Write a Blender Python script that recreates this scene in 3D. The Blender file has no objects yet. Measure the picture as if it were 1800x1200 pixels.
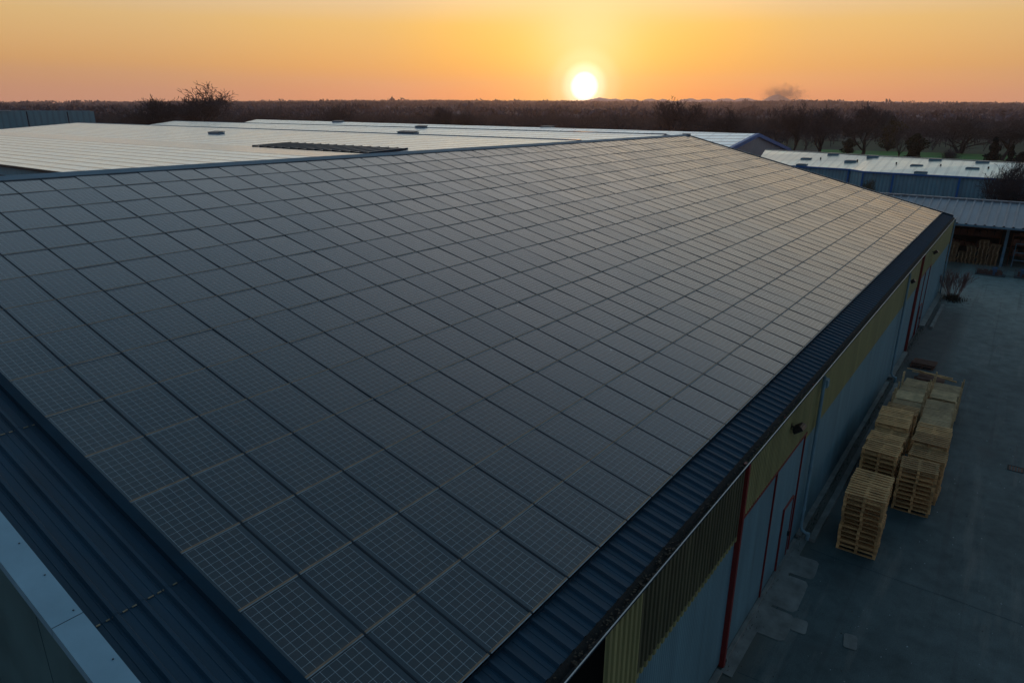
import bpy, math, random
import numpy as np
from mathutils import Vector, Matrix
R = math.radians
rng = random.Random(7)
nrg = np.random.default_rng(11)
sc = bpy.context.scene
col = sc.collection

# ------------------------------------------------------------------ camera
F, YAW, PITCH, ROLL, HG = 1207.9, 0.63204, 0.32554, 0.006, 15.45
cy, sy, cp_, sp_ = math.cos(YAW), math.sin(YAW), math.cos(PITCH), math.sin(PITCH)
fw = Vector((cy*cp_, sy*cp_, -sp_)); rt0 = Vector((sy, -cy, 0)); up0 = rt0.cross(fw)
rt = rt0*math.cos(ROLL)+up0*math.sin(ROLL); up = up0*math.cos(ROLL)-rt0*math.sin(ROLL)
cam = bpy.data.cameras.new('camera'); co = bpy.data.objects.new('camera', cam); col.objects.link(co)
m = Matrix((rt, up, -fw)).transposed().to_4x4(); m.translation = Vector((0, 0, HG)); co.matrix_world = m
cam.lens = 36*F/1800; cam.sensor_width = 36; cam.clip_start = .1; cam.clip_end = 40000
sc.camera = co
def ray(x, y):
    return (fw+rt*((x-900)/F)-up*((y-600)/F)).normalized()
def toward(x, y, r):
    """ground position r metres away in the direction of a spot, and the height seen there"""
    d = ray(x, y); h = math.hypot(d.x, d.y); return d.x/h*r, d.y/h*r, HG+r*d.z/h
def project(p):
    v = Vector(p)-Vector((0, 0, HG)); z = v.dot(fw)
    return 900+F*v.dot(rt)/z, 600-F*v.dot(up)/z, z

# ------------------------------------------------------------------ mesh helpers
class MB:
    def __init__(s): s.v = []; s.f = []; s.m = []; s.uv = []
    def quad(s, a, b, c, d, m=0, uv=None):
        n = len(s.v); s.v += [tuple(a), tuple(b), tuple(c), tuple(d)]; s.f.append((n, n+1, n+2, n+3)); s.m.append(m)
        s.uv += uv or [(0, 0), (1, 0), (1, 1), (0, 1)]
    def box(s, x0, x1, y0, y1, z0, z1, m=0, M=None):
        P = [Vector((x, y, z)) for z in (z0, z1) for y in (y0, y1) for x in (x0, x1)]
        if M is not None: P = [M @ p for p in P]
        for q in ((0, 2, 3, 1), (4, 5, 7, 6), (0, 1, 5, 4), (2, 6, 7, 3), (0, 4, 6, 2), (1, 3, 7, 5)):
            s.quad(*[P[i] for i in q], m)
    def obox(s, c, ax, ay, az, m=0):
        c, ax, ay, az = map(Vector, (c, ax, ay, az))
        P = [c+ax*i+ay*j+az*k for k in (-.5, .5) for j in (-.5, .5) for i in (-.5, .5)]
        for q in ((0, 2, 3, 1), (4, 5, 7, 6), (0, 1, 5, 4), (2, 6, 7, 3), (0, 4, 6, 2), (1, 3, 7, 5)):
            s.quad(*[P[i] for i in q], m)
    def tube(s, pts, rads, n=8, m=0, cap=True):
        pts = [Vector(p) for p in pts]; base = len(s.v); prev = None
        for i, p in enumerate(pts):
            t = (pts[min(i+1, len(pts)-1)]-pts[max(i-1, 0)]).normalized()
            a = prev if prev is not None else (Vector((1, 0, 0)) if abs(t.x) < .8 else Vector((0, 1, 0)))
            a = (a-t*a.dot(t)).normalized(); prev = a; b = t.cross(a)
            r = rads[i] if hasattr(rads, '__len__') else rads
            for k in range(n):
                w = 2*math.pi*k/n; s.v.append(tuple(p+a*(r*math.cos(w))+b*(r*math.sin(w))))
        for i in range(len(pts)-1):
            for k in range(n):
                k2 = (k+1) % n; o = base+i*n
                s.f.append((o+k, o+k2, o+n+k2, o+n+k)); s.m.append(m); s.uv += [(0, 0)]*4
        if cap:
            for o in (base, base+(len(pts)-1)*n):
                s.f.append(tuple(range(o, o+n))); s.m.append(m); s.uv += [(0, 0)]*n
    def mesh(s, name, mats):
        me = bpy.data.meshes.new(name); me.from_pydata(s.v, [], s.f)
        for mt in (mats if isinstance(mats, (list, tuple)) else [mats]): me.materials.append(mt)
        me.polygons.foreach_set('material_index', s.m)
        ul = me.uv_layers.new(name='UVMap'); ul.data.foreach_set('uv', [c for p in s.uv for c in p])
        me.update(); return me
    def build(s, name, mats, parent=None, smooth=False):
        me = s.mesh(name, mats)
        if smooth: me.polygons.foreach_set('use_smooth', [True]*len(me.polygons))
        o = bpy.data.objects.new(name, me); col.objects.link(o)
        if parent is not None:
            o.parent = parent
            o.location = -Vector(parent.location) if parent.get('_abs') else (0, 0, 0)
        return o
def tag(o, label=None, cat=None, group=None, kind=None):
    if label: o['label'] = label
    if cat: o['category'] = cat
    if group: o['group'] = group
    if kind: o['kind'] = kind
    return o
def thing(name, loc, label, cat, group=None, absolute=False):
    o = bpy.data.objects.new(name, None); col.objects.link(o); o.location = loc; o.empty_display_size = .3
    if absolute: o['_abs'] = 1
    return tag(o, label, cat, group)
def copy_tree(src, parent=None):
    kids = list(src.children)
    c = src.copy(); col.objects.link(c)
    if parent is not None: c.parent = parent
    for k in kids: copy_tree(k, c)
    return c
def np_mesh(name, verts, quads, mats, parent=None, mi=None):
    me = bpy.data.meshes.new(name); nv, nf = len(verts), len(quads); k = quads.shape[1]
    me.vertices.add(nv); me.vertices.foreach_set('co', verts.astype(np.float32).ravel())
    me.loops.add(nf*k); me.loops.foreach_set('vertex_index', quads.astype(np.int32).ravel())
    me.polygons.add(nf); me.polygons.foreach_set('loop_start', np.arange(0, nf*k, k, dtype=np.int32))
    for mt in (mats if isinstance(mats, list) else [mats]): me.materials.append(mt)
    if mi is not None: me.polygons.foreach_set('material_index', mi.astype(np.int32))
    me.update(calc_edges=True); me.validate()
    o = bpy.data.objects.new(name, me); col.objects.link(o)
    if parent is not None: o.parent = parent
    return o

# ------------------------------------------------------------------ materials
class NT:
    def __init__(s, mat): s.t = mat.node_tree; s.n = s.t.nodes; s.l = s.t.links
    def node(s, ty, **kw):
        n = s.n.new(ty)
        for k, v in kw.items():
            if k in n.inputs.keys() if isinstance(k, str) else False: s.set(n.inputs[k], v)
            else: setattr(n, k, v)
        return n
    def set(s, sock, v):
        if isinstance(v, bpy.types.NodeSocket): s.l.new(v, sock)
        else: sock.default_value = v
    def math(s, op, a, b=0., c=0.):
        n = s.n.new('ShaderNodeMath'); n.operation = op
        s.set(n.inputs[0], a); s.set(n.inputs[1], b); s.set(n.inputs[2], c); return n.outputs[0]
    def mix(s, f, a, b, mode='MIX'):
        n = s.n.new('ShaderNodeMix'); n.data_type = 'RGBA'; n.blend_type = mode
        s.set(n.inputs[0], f); s.set(n.inputs[6], a); s.set(n.inputs[7], b); return n.outputs[2]
    def ramp(s, f, stops, interp='LINEAR'):
        n = s.n.new('ShaderNodeValToRGB'); r = n.color_ramp; r.interpolation = interp
        while len(r.elements) < len(stops): r.elements.new(.5)
        for e, (p, c) in zip(r.elements, stops): e.position = p; e.color = (*c[:3], 1) if hasattr(c, '__len__') else (c, c, c, 1)
        s.set(n.inputs[0], f); return n.outputs[0]
    def noise(s, vec, scale, detail=4, rough=.55, out=0):
        n = s.n.new('ShaderNodeTexNoise'); n.inputs['Scale'].default_value = scale
        n.inputs['Detail'].default_value = detail; n.inputs['Roughness'].default_value = rough
        if vec is not None: s.l.new(vec, n.inputs['Vector'])
        return n.outputs[out]
    def mapping(s, vec, scale=(1, 1, 1), rot=(0, 0, 0)):
        n = s.n.new('ShaderNodeMapping'); n.inputs['Scale'].default_value = scale; n.inputs['Rotation'].default_value = rot
        s.l.new(vec, n.inputs['Vector']); return n.outputs[0]
    def bump(s, h, strength=.3, dist=.02):
        n = s.n.new('ShaderNodeBump'); n.inputs['Strength'].default_value = strength; n.inputs['Distance'].default_value = dist
        s.l.new(h, n.inputs['Height']); return n.outputs[0]
def c4(c): return (*c, 1.0)
def sr(r, g, b):
    f = lambda c: (c/255/12.92) if c/255 <= .04045 else ((c/255+.055)/1.055)**2.4
    return (f(r), f(g), f(b))
def base_mat(name, rough=.6, metal=0., spec=.5, ior=1.5):
    mt = bpy.data.materials.new(name); mt.use_nodes = True; t = NT(mt); b = t.n['Principled BSDF']
    b.inputs['Roughness'].default_value = rough; b.inputs['Metallic'].default_value = metal
    b.inputs['Specular IOR Level'].default_value = spec; b.inputs['IOR'].default_value = ior
    return mt, t, b
def geo(t): return t.n.new('ShaderNodeNewGeometry').outputs['Position']
def objc(t): return t.n.new('ShaderNodeTexCoord').outputs['Object']
def plain(name, c, rough=.6, metal=0., var=.25, scale=3., spec=.5, rnd=0., bumps=0., streak=None):
    """painted / natural surface: base colour with noise dirt and optional per-object variation"""
    mt, t, b = base_mat(name, rough, metal, spec)
    p = geo(t); pv = t.mapping(p, streak) if streak else p
    n = t.noise(pv, scale, 5, .6)
    f = t.ramp(n, [(.3, 1-var), (.7, 1+var*.4)])
    cc = t.mix(1., c4(c), f, 'MULTIPLY')
    if rnd:
        oi = t.n.new('ShaderNodeObjectInfo').outputs['Random']
        cc = t.mix(1., cc, t.ramp(oi, [(0, 1-rnd), (1, 1+rnd*.6)]), 'MULTIPLY')
    t.set(b.inputs['Base Color'], cc)
    t.set(b.inputs['Roughness'], t.math('MULTIPLY_ADD', n, .25, rough-.12))
    if bumps: t.set(b.inputs['Normal'], t.bump(n, bumps, .03))
    return mt
M = {}
M['roof_navy'] = plain('navy_roof_sheet', (.012, .044, .074), .62, 0., .3, 1.2, .35, streak=(3, .5, .5))
M['ridge'] = plain('ridge_flashing', (.15, .20, .24), .6, .0, .2, .8)
M['rail'] = plain('panel_rail', (.020, .032, .044), .75, 0, .2, 2, .2)
M['edge'] = plain('dark_flashing', (.010, .034, .055), .9, 0, .2, 2, .15)
M['trim_brown'] = plain('dusty_panel_edge', (.24, .15, .085), .6, .0, .3, 4)
M['trim_pale'] = plain('panel_edge_highlight', (.36, .43, .47), .4, .0, .3, 4)  # pale tone paints the highlight on panel edges; litter chips share it
M['verge'] = plain('pale_blue_verge', (.25, .39, .47), .5, 0., .13, 1.3)
M['verge_dot'] = plain('rivet', (.02, .03, .04), .5)
M['gable'] = plain('green_grey_cladding', (.10, .175, .175), .55, 0, .3, .7)
M['gutter_in'] = plain('gutter_dirt', (.022, .018, .016), .95, 0, .6, 9, bumps=.8)
M['gutter_lip'] = plain('gutter_lip', (.50, .50, .49), .4, .0, .2, 3)
M['leaf'] = plain('dead_leaves', (.065, .045, .028), .9, 0, .5, 20)
M['red'] = plain('red_steel', (.20, .016, .014), .5, 0, .25, 2)
M['pipe'] = plain('pale_blue_pvc', (.17, .28, .33), .5, 0, .2, 2)
M['black'] = plain('black_plastic', (.012, .013, .015), .5, 0, .2, 4)
M['glass_dark'] = plain('dark_glass', (.03, .06, .075), .5, 0, .2, 2)
M['lens'] = plain('lamp_glass', (.20, .22, .24), .15, 0, .1, 2)
M['dark_in'] = plain('dark_interior', (.010, .009, .008), .9)
M['tan'] = plain('foam_closer', (.34, .26, .16), .8, 0, .5, 8)
M['concrete'] = plain('concrete', (.20, .20, .185), .85, 0, .45, 1.6, bumps=.3)
M['canopy_steel'] = plain('blue_post', (.10, .20, .27), .5, 0, .3, 2)
M['canopy_roof'] = plain('grey_fibre_roof', (.27, .27, .29), .5, 0, .35, .5, streak=(.4, 2, 1))
M['white_roof_trim'] = plain('pale_flashing', (.42, .48, .52), .45, .2, .15, 1)
M['blue_trim'] = plain('blue_trim', (.008, .13, .38), .45, 0, .2, 1)
M['rust'] = plain('rusty_steel', (.16, .055, .03), .8, 0, .5, 4)
M['grey_steel'] = plain('galvanised_wire', (.13, .14, .15), .5, .4, .3, 5)
M['blue_plastic'] = plain('blue_plastic', (.03, .12, .25), .5)
M['bark'] = plain('bark', (.050, .036, .032), .9, 0, .4, 2)
M['twig'] = plain('twigs', (.078, .063, .070), .9, 0, .4, .3, rnd=.25)  # purple lift also holds some of the woods' haze
M['twig_warm'] = plain('budding_twigs', (.085, .062, .022), .9, 0, .4, .3)
M['needle'] = plain('dark_needles', (.012, .022, .012), .9, 0, .5, .8)
M['ivy'] = plain('ivy_leaves', (.030, .036, .010), .8, 0, .5, .6)
M['reddry'] = plain('dry_stems', (.26, .13, .11), .9, 0, .4, 2)
M['grass'] = plain('field_grass', (.045, .20, .025), .95, 0, .35, .05)
M['grate'] = plain('cast_iron', (.035, .028, .026), .8, .3, .3, 5)

def wood(name, c, rnd=.3):
    mt, t, b = base_mat(name, .8)
    o = objc(t); n = t.noise(t.mapping(o, (14, 1.6, 10)), 2.2, 5, .6); n2 = t.noise(geo(t), 1.7, 3)
    oi = t.n.new('ShaderNodeObjectInfo').outputs['Random']
    cc = t.mix(1., c4(c), t.ramp(n, [(.25, .5), (.75, 1.25)]), 'MULTIPLY')
    cc = t.mix(1., cc, t.ramp(oi, [(0, (1-rnd, 1-rnd*1.05, 1-rnd*1.1)), (.5, (1, .95, .9)), (1, (1+rnd*.6, 1+rnd*.6, 1+rnd*.5))]), 'MULTIPLY')
    cc = t.mix(1., cc, t.ramp(n2, [(.3, .7), (.65, 1.1)]), 'MULTIPLY')
    t.set(b.inputs['Base Color'], cc); t.set(b.inputs['Normal'], t.bump(n, .4, .01)); return mt
M['wood'] = wood('pallet_pine', (.70, .39, .165), .42)
M['wood_old'] = wood('weathered_pine', (.70, .49, .27), .4)
M['wood_dim'] = wood('dull_pine', (.36, .21, .11), .4)
M['wood_red'] = wood('reddish_timber', (.20, .085, .055), .2)

def ribbed(name, c, pitch, axis, rough=.5, depth=.3, var=.2, dirt=.0, metal=0., dirtc=(.3, .25, .2)):
    """profiled metal cladding: procedural vertical ribs as bump plus dirt streaks"""
    mt, t, b = base_mat(name, rough, metal)
    p = geo(t); s = t.n.new('ShaderNodeSeparateXYZ'); t.l.new(p, s.inputs[0])
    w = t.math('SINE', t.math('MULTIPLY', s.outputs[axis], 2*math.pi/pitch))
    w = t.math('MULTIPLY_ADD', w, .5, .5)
    sc3 = [.9, .9, .9]; sc3[2] = .12
    n = t.noise(t.mapping(p, tuple(sc3)), 1.6, 5, .65)
    cc = t.mix(1., c4(c), t.ramp(n, [(.28, 1-var), (.72, 1+var*.5)]), 'MULTIPLY')
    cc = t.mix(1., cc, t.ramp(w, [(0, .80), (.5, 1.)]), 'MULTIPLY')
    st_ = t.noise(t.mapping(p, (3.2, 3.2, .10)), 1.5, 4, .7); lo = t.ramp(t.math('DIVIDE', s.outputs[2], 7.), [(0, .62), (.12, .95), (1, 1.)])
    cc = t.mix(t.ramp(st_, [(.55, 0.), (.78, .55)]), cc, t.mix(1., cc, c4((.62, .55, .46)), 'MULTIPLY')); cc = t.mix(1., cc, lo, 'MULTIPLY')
    t.set(b.inputs['Base Color'], cc); t.set(b.inputs['Normal'], t.bump(w, depth, pitch*.25))
    return mt
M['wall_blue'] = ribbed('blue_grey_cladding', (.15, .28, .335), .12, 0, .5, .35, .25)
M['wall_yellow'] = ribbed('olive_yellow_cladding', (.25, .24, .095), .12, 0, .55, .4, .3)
M['wall_yellow_rib'] = plain('yellow_profile_sheet', (.30, .275, .12), .55, 0, .3, 1.2, streak=(2, 1, .3))
M['wall_brown_rib'] = plain('brown_profile_sheet', (.095, .088, .045), .6, 0, .4, 1.2, streak=(2, 1, .3))
M['shed_wall'] = ribbed('blue_shed_cladding', (.19, .33, .40), .5, 1, .5, .5, .2)
M['shed_wall_lt'] = ribbed('light_blue_cladding', (.22, .42, .50), .4, 1, .5, .3, .15)
M['gable_wall'] = ribbed('grey_gable_cladding', (.27, .28, .33), .5, 0, .5, .3, .15)
M['far_wall'] = ribbed('teal_panel_cladding', (.15, .32, .37), 2.5, 0, .5, .05, .15)

def lines(t, coord, pitch, width, off=0.):
    """1 on a thin line every pitch metres"""
    x = t.math('ADD', coord, off); x = t.math('DIVIDE', x, pitch); x = t.math('FRACT', x)
    x = t.math('ABSOLUTE', t.math('SUBTRACT', x, .5)); return t.math('GREATER_THAN', x, .5-width/pitch/2)
def panel_mat():
    mt, t, b = base_mat('photovoltaic_glass', .13, 0, .5, 1.70)
    uv = t.n.new('ShaderNodeUVMap'); s = t.n.new('ShaderNodeSeparateXYZ'); t.l.new(uv.outputs[0], s.inputs[0])
    u, v = s.outputs[0], s.outputs[1]
    oi = t.n.new('ShaderNodeNewGeometry').outputs['Random Per Island']
    gu = lines(t, u, .1590, .0062, -.085); gv = lines(t, v, .1590, .0062, -.02)
    iu = t.math('MULTIPLY', t.math('GREATER_THAN', u, .078), t.math('LESS_THAN', u, 1.045))
    grid = t.math('MULTIPLY', t.math('MAXIMUM', gu, gv), iu)
    bb = t.math('MULTIPLY', lines(t, u, .0530, .0022, -.058), iu)
    cells = t.n.new('ShaderNodeTexWhiteNoise'); cells.noise_dimensions = '2D'
    cx = t.math('FLOOR', t.math('DIVIDE', t.math('SUBTRACT', u, .085), .159)); cyy = t.math('FLOOR', t.math('DIVIDE', v, .159))
    cb = t.n.new('ShaderNodeCombineXYZ'); t.set(cb.inputs[0], cx); t.set(cb.inputs[1], cyy); t.l.new(cb.outputs[0], cells.inputs['Vector'])
    p = geo(t); n = t.noise(p, .35, 4, .6)
    c = t.mix(t.math('MULTIPLY', cells.outputs[0], .5), c4((.0070, .0100, .0150)), c4((.0190, .0130, .0110)))
    c = t.mix(oi, t.mix(1., c, c4((.8, .95, 1.1)), 'MULTIPLY'), t.mix(1., c, c4((2.2, 1.65, 1.3)), 'MULTIPLY'))
    c = t.mix(bb, c, c4((.030, .031, .034))); c = t.mix(grid, c, c4((.30, .33, .35)))
    c = t.mix(t.math('LESS_THAN', iu, .5), c, c4((.010, .016, .024)))
    n5 = t.noise(t.mapping(p, (1.6, .35, .35)), 1.4, 5, .7)
    dust = t.math('ADD', t.ramp(n, [(.35, 0.), (.75, .05)]), t.math('MULTIPLY', t.ramp(n5, [(.5, 0.), (.8, .06)]), 1.))
    lowd = t.math('MULTIPLY', t.ramp(v, [(.03, 1.), (.14, 0.)]), t.math('MULTIPLY', n5, .12))
    dust = t.math('ADD', dust, lowd)
    c = t.mix(dust, c, c4((.25, .22, .18)))
    vd = t.n.new('ShaderNodeTexVoronoi'); vd.inputs['Scale'].default_value = .55; t.l.new(p, vd.inputs['Vector'])
    c = t.mix(t.math('MULTIPLY', t.math('LESS_THAN', vd.outputs['Distance'], .022), .8), c, c4((.42, .42, .38)))
    t.set(b.inputs['Base Color'], c)
    n2 = t.noise(p, 1.3, 5, .7)
    t.set(b.inputs['Roughness'], t.math('MULTIPLY_ADD', oi, .10, t.math('MULTIPLY_ADD', n2, .16, .07)))
    return mt
M['pv'] = panel_mat()

def shed_roof_mat(name, c, axis_course, course, axis_rib, rib, metal=.55, rough=.36, lk=.62):
    mt, t, b = base_mat(name, rough, metal)
    p = geo(t); s = t.n.new('ShaderNodeSeparateXYZ'); t.l.new(p, s.inputs[0])
    l1 = lines(t, s.outputs[axis_course], course, course*.26); l2 = lines(t, s.outputs[axis_rib], rib, rib*.16)
    n = t.noise(p, .22, 5, .65); n3 = t.noise(t.mapping(p, (.25, 1.5, 1)), 1., 4, .6)
    cc = t.mix(1., c4(c), t.ramp(n, [(.3, (.82, .86, .88)), (.7, (1.1, 1.06, .98))]), 'MULTIPLY')
    cc = t.mix(1., cc, t.ramp(n3, [(.35, .88), (.65, 1.06)]), 'MULTIPLY')
    cc = t.mix(t.math('MULTIPLY', l1, lk), cc, c4(tuple(x*.30 for x in c)))
    cc = t.mix(t.math('MULTIPLY', l2, .35), cc, c4(tuple(x*.5 for x in c)))
    t.set(b.inputs['Base Color'], cc); t.set(b.inputs['Roughness'], t.math('MULTIPLY_ADD', n3, .2, rough-.1))
    return mt
M['shed_roof'] = shed_roof_mat('pale_panel_roof', (.76, .87, .93), 0, 2.1, 1, 3.3, .85, .3, .9)
M['shed_roof_b'] = shed_roof_mat('pale_sheet_roof', (1.0, .89, .74), 1, 1.3, 0, 30., .8, .36, .22)

def asphalt_mat():
    mt, t, b = base_mat('yard_asphalt', .85)
    p = geo(t); s = t.n.new('ShaderNodeSeparateXYZ'); t.l.new(p, s.inputs[0])
    n1 = t.noise(p, .16, 5, .6); n2 = t.noise(p, 1.1, 6, .65); n3 = t.noise(p, 28, 3, .6)
    n4 = t.noise(t.mapping(p, (.10, .9, 1), (0, 0, .12)), 1.0, 5, .65)
    c = t.mix(t.ramp(n1, [(.38, 0.), (.62, 1.)]), c4((.044, .070, .073)), c4((.064, .094, .097)))
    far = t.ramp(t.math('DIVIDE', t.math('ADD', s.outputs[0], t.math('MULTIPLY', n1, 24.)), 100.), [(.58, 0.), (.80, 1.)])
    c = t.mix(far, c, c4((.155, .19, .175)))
    c = t.mix(1., c, t.ramp(n2, [(.25, .62), (.75, 1.32)]), 'MULTIPLY')
    c = t.mix(t.ramp(n4, [(.55, 0.), (.72, .5)]), c, c4((.19, .18, .16)))
    c = t.mix(1., c, t.ramp(n3, [(.3, .75), (.7, 1.25)]), 'MULTIPLY')
    spk = t.n.new('ShaderNodeTexVoronoi'); spk.inputs['Scale'].default_value = 1.3; t.l.new(p, spk.inputs['Vector'])
    c = t.mix(t.math('LESS_THAN', spk.outputs['Distance'], .035), c, c4((.30, .29, .26)))
    near = t.ramp(t.math('DIVIDE', t.math('ADD', s.outputs[1], t.math('MULTIPLY', n2, .9)), 5.), [(.78, 0.), (.92, .75)])
    c = t.mix(near, c, c4((.075, .072, .058)))
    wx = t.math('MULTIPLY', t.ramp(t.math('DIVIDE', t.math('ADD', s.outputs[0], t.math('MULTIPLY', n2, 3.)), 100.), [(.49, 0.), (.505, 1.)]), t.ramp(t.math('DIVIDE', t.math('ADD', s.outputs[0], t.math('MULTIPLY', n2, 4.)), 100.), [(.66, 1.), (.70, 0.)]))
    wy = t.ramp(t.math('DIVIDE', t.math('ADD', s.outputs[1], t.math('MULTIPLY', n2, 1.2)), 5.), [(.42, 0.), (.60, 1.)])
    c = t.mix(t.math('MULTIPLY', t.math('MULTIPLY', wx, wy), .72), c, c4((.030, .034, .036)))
    oil = t.noise(p, .55, 4, .5); c = t.mix(t.ramp(oil, [(.63, 0.), (.70, .45)]), c, c4((.028, .032, .034)))
    ty = t.noise(t.mapping(p, (.05, 2.6, 1), (0, 0, .05)), 1., 3, .5); c = t.mix(t.ramp(ty, [(.60, 0.), (.68, .28)]), c, c4((.030, .034, .038)))
    t.set(b.inputs['Base Color'], c); t.set(b.inputs['Normal'], t.bump(n3, .35, .01))
    t.set(b.inputs['Roughness'], t.math('MULTIPLY_ADD', n2, -.25, .9))
    return mt
M['asphalt'] = asphalt_mat()
def ground_mat():
    mt, t, b = base_mat('countryside', .95)
    p = geo(t); n = t.noise(p, .004, 5, .6); n2 = t.noise(p, .05, 4, .6)
    c = t.mix(t.ramp(n, [(.45, 0.), (.55, 1.)]), c4((.034, .026, .020)), c4((.030, .052, .016)))
    c = t.mix(1., c, t.ramp(n2, [(.3, .7), (.7, 1.2)]), 'MULTIPLY')
    t.set(b.inputs['Base Color'], c); return mt
M['land'] = ground_mat()
def forest_mat():
    mt, t, b = base_mat('bare_canopy', .95, 0, .2)
    p = geo(t); n = t.noise(p, .02, 5, .65); n2 = t.noise(p, .0035, 3, .5)
    c = t.mix(t.ramp(n, [(.35, 0.), (.65, 1.)]), c4((.066, .058, .074)), c4((.15, .118, .135)))  # lifted purple tones put part of the distance haze into the colour
    c = t.mix(t.ramp(n2, [(.6, 0.), (.7, .6)]), c, c4((.030, .040, .020)))
    t.set(b.inputs['Base Color'], c); return mt
M['canopy'] = forest_mat()
M['mount'] = plain('distant_mountain', (.40, .36, .42), .95, 0, .15, .002)  # paled base colour carries the aerial haze

# ------------------------------------------------------------------ sky and sun
SUN_AZ, SUN_EL = R(30.70), R(1.72)
SD = Vector((math.cos(SUN_EL)*math.cos(SUN_AZ), math.cos(SUN_EL)*math.sin(SUN_AZ), math.sin(SUN_EL)))
w = bpy.data.worlds.new('World'); sc.world = w; w.use_nodes = True
t = NT(w); bg = t.n['Background']
tc = t.n.new('ShaderNodeTexCoord').outputs['Generated']
nz = t.n.new('ShaderNodeVectorMath'); nz.operation = 'NORMALIZE'; t.l.new(tc, nz.inputs[0]); D = nz.outputs[0]
sx = t.n.new('ShaderNodeSeparateXYZ'); t.l.new(D, sx.inputs[0])
el = t.math('DIVIDE', t.math('ARCSINE', sx.outputs[2]), math.pi/2)            # 0..1 up to zenith
te = t.math('SQRT', t.math('MAXIMUM', el, 0.))
def dotv(v):
    n = t.n.new('ShaderNodeVectorMath'); n.operation = 'DOT_PRODUCT'; t.l.new(D, n.inputs[0]); n.inputs[1].default_value = v; return n.outputs['Value']
hz = t.math('SQRT', t.math('MAXIMUM', t.math('SUBTRACT', 1., t.math('MULTIPLY', sx.outputs[2], sx.outputs[2])), 1e-4))
caz = t.math('DIVIDE', dotv((math.cos(SUN_AZ), math.sin(SUN_AZ), 0)), hz)     # cos of azimuth from the sun
P = lambda deg: math.sqrt(deg/90)
farr = t.ramp(te, [(0, sr(218, 152, 126)), (P(1.2), sr(222, 158, 116)), (P(3), sr(230, 172, 98)), (P(6), sr(228, 188, 122)), (P(9), sr(216, 200, 178)), (P(13), sr(218, 210, 190)),
                   (P(19), sr(200, 208, 206)), (P(30), sr(148, 174, 194)), (P(48), sr(93, 130, 156)), (1, sr(52, 94, 121))])
near = t.ramp(te, [(0, sr(248, 134, 60)), (P(1.2), sr(255, 148, 46)), (P(3), sr(255, 178, 50)), (P(6), sr(255, 200, 88)), (P(9), sr(247, 224, 182)), (P(13), sr(242, 228, 204)),
                   (P(20), sr(224, 226, 224)), (P(30), sr(178, 192, 205)), (P(48), sr(99, 133, 157)), (1, sr(52, 94, 121))])
back = t.ramp(te, [(0, sr(104, 108, 128)), (P(4), sr(132, 124, 138)), (P(10), sr(124, 136, 150)), (P(25), sr(86, 118, 142)), (1, sr(50, 90, 116))])
a1 = t.ramp(caz, [(.84, 0.), (.955, .38), (1., 1.)], 'EASE')
a2 = t.ramp(t.math('MULTIPLY_ADD', caz, .5, .5), [(.40, 1.), (.80, 0.)], 'EASE')
skyc = t.mix(a1, farr, near); skyc = t.mix(a2, skyc, back)
cs = dotv(SD); ang = t.math('MULTIPLY', t.math('ARCCOSINE', t.math('MINIMUM', cs, 1.)), 180/math.pi)
# taller-than-wide glow: separate azimuth / elevation offsets
dx_ = t.math('MULTIPLY', t.math('ARCCOSINE', t.math('MINIMUM', caz, 1.)), 180/math.pi)
dy_ = t.math('SUBTRACT', t.math('MULTIPLY', el, 90.), math.degrees(SUN_EL))
def glow(ax, ay, cyy, amp, c, prev):
    q = t.math('ADD', t.math('POWER', t.math('DIVIDE', dx_, ax), 2.), t.math('POWER', t.math('ABSOLUTE', t.math('DIVIDE', t.math('SUBTRACT', dy_, cyy), ay)), 2.))
    g = t.math('MULTIPLY', t.math('EXPONENT', t.math('MULTIPLY', q, -1.)), amp)
    return t.mix(g, prev, c4(c))
skyc = glow(8.5, 1.9, 3.2, .85, (1.05, .60, .03), skyc)
skyc = glow(4.2, 2.0, 2.2, .9, (1.05, .74, .04), skyc)
skyc = glow(7.0, 3.8, 6.6, .62, sr(255, 238, 184), skyc)
skyc = glow(2.9, 2.7, 2.9, .75, (1.08, 1.0, .66), skyc)
rad = t.math('MULTIPLY', t.math('EXPONENT', t.math('MULTIPLY', t.math('POWER', t.math('DIVIDE', ang, 6.5), 2.), -1.)), .55)
skyc = t.mix(rad, skyc, c4((1.05, .62, .04)))
rad = t.math('MULTIPLY', t.math('EXPONENT', t.math('MULTIPLY', t.math('DIVIDE', ang, 1.9), -1.)), 1.0)
skyc = t.mix(rad, skyc, c4((1.35, 1.05, .30)))
disc = t.ramp(t.math('DIVIDE', ang, 4.), [(.15, 1.), (.22, .6), (.29, .22), (.5, .05), (.8, 0.)], 'EASE')
skyc = t.mix(disc, skyc, c4((3.4, 3.2, 2.9)))
st = t.n.new('ShaderNodeTexSky'); st.sky_type = 'NISHITA'; st.sun_disc = False; st.sun_elevation = SUN_EL; st.sun_rotation = math.pi/2-SUN_AZ
st.altitude = 200; st.dust_density = 2.
cm = t.n.new('ShaderNodeMix'); cm.data_type = 'RGBA'; cm.blend_type = 'ADD'; cm.inputs[0].default_value = .01
t.l.new(skyc, cm.inputs[6]); t.l.new(st.outputs[0], cm.inputs[7])
t.l.new(cm.outputs[2], bg.inputs[0]); bg.inputs[1].default_value = 1.0
sl = bpy.data.lights.new('sun', 'SUN'); sl.energy = 2.0; sl.angle = R(.5); sl.color = (1., .50, .18)
so = bpy.data.objects.new('sun', sl); col.objects.link(so); so.rotation_euler = (-SD).to_track_quat('-Z', 'Y').to_euler()
so.location = (0, 0, 60)
sc.view_settings.view_transform = 'Standard'; sc.view_settings.look = 'None'; sc.view_settings.exposure = 0; sc.view_settings.gamma = 1

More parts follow.
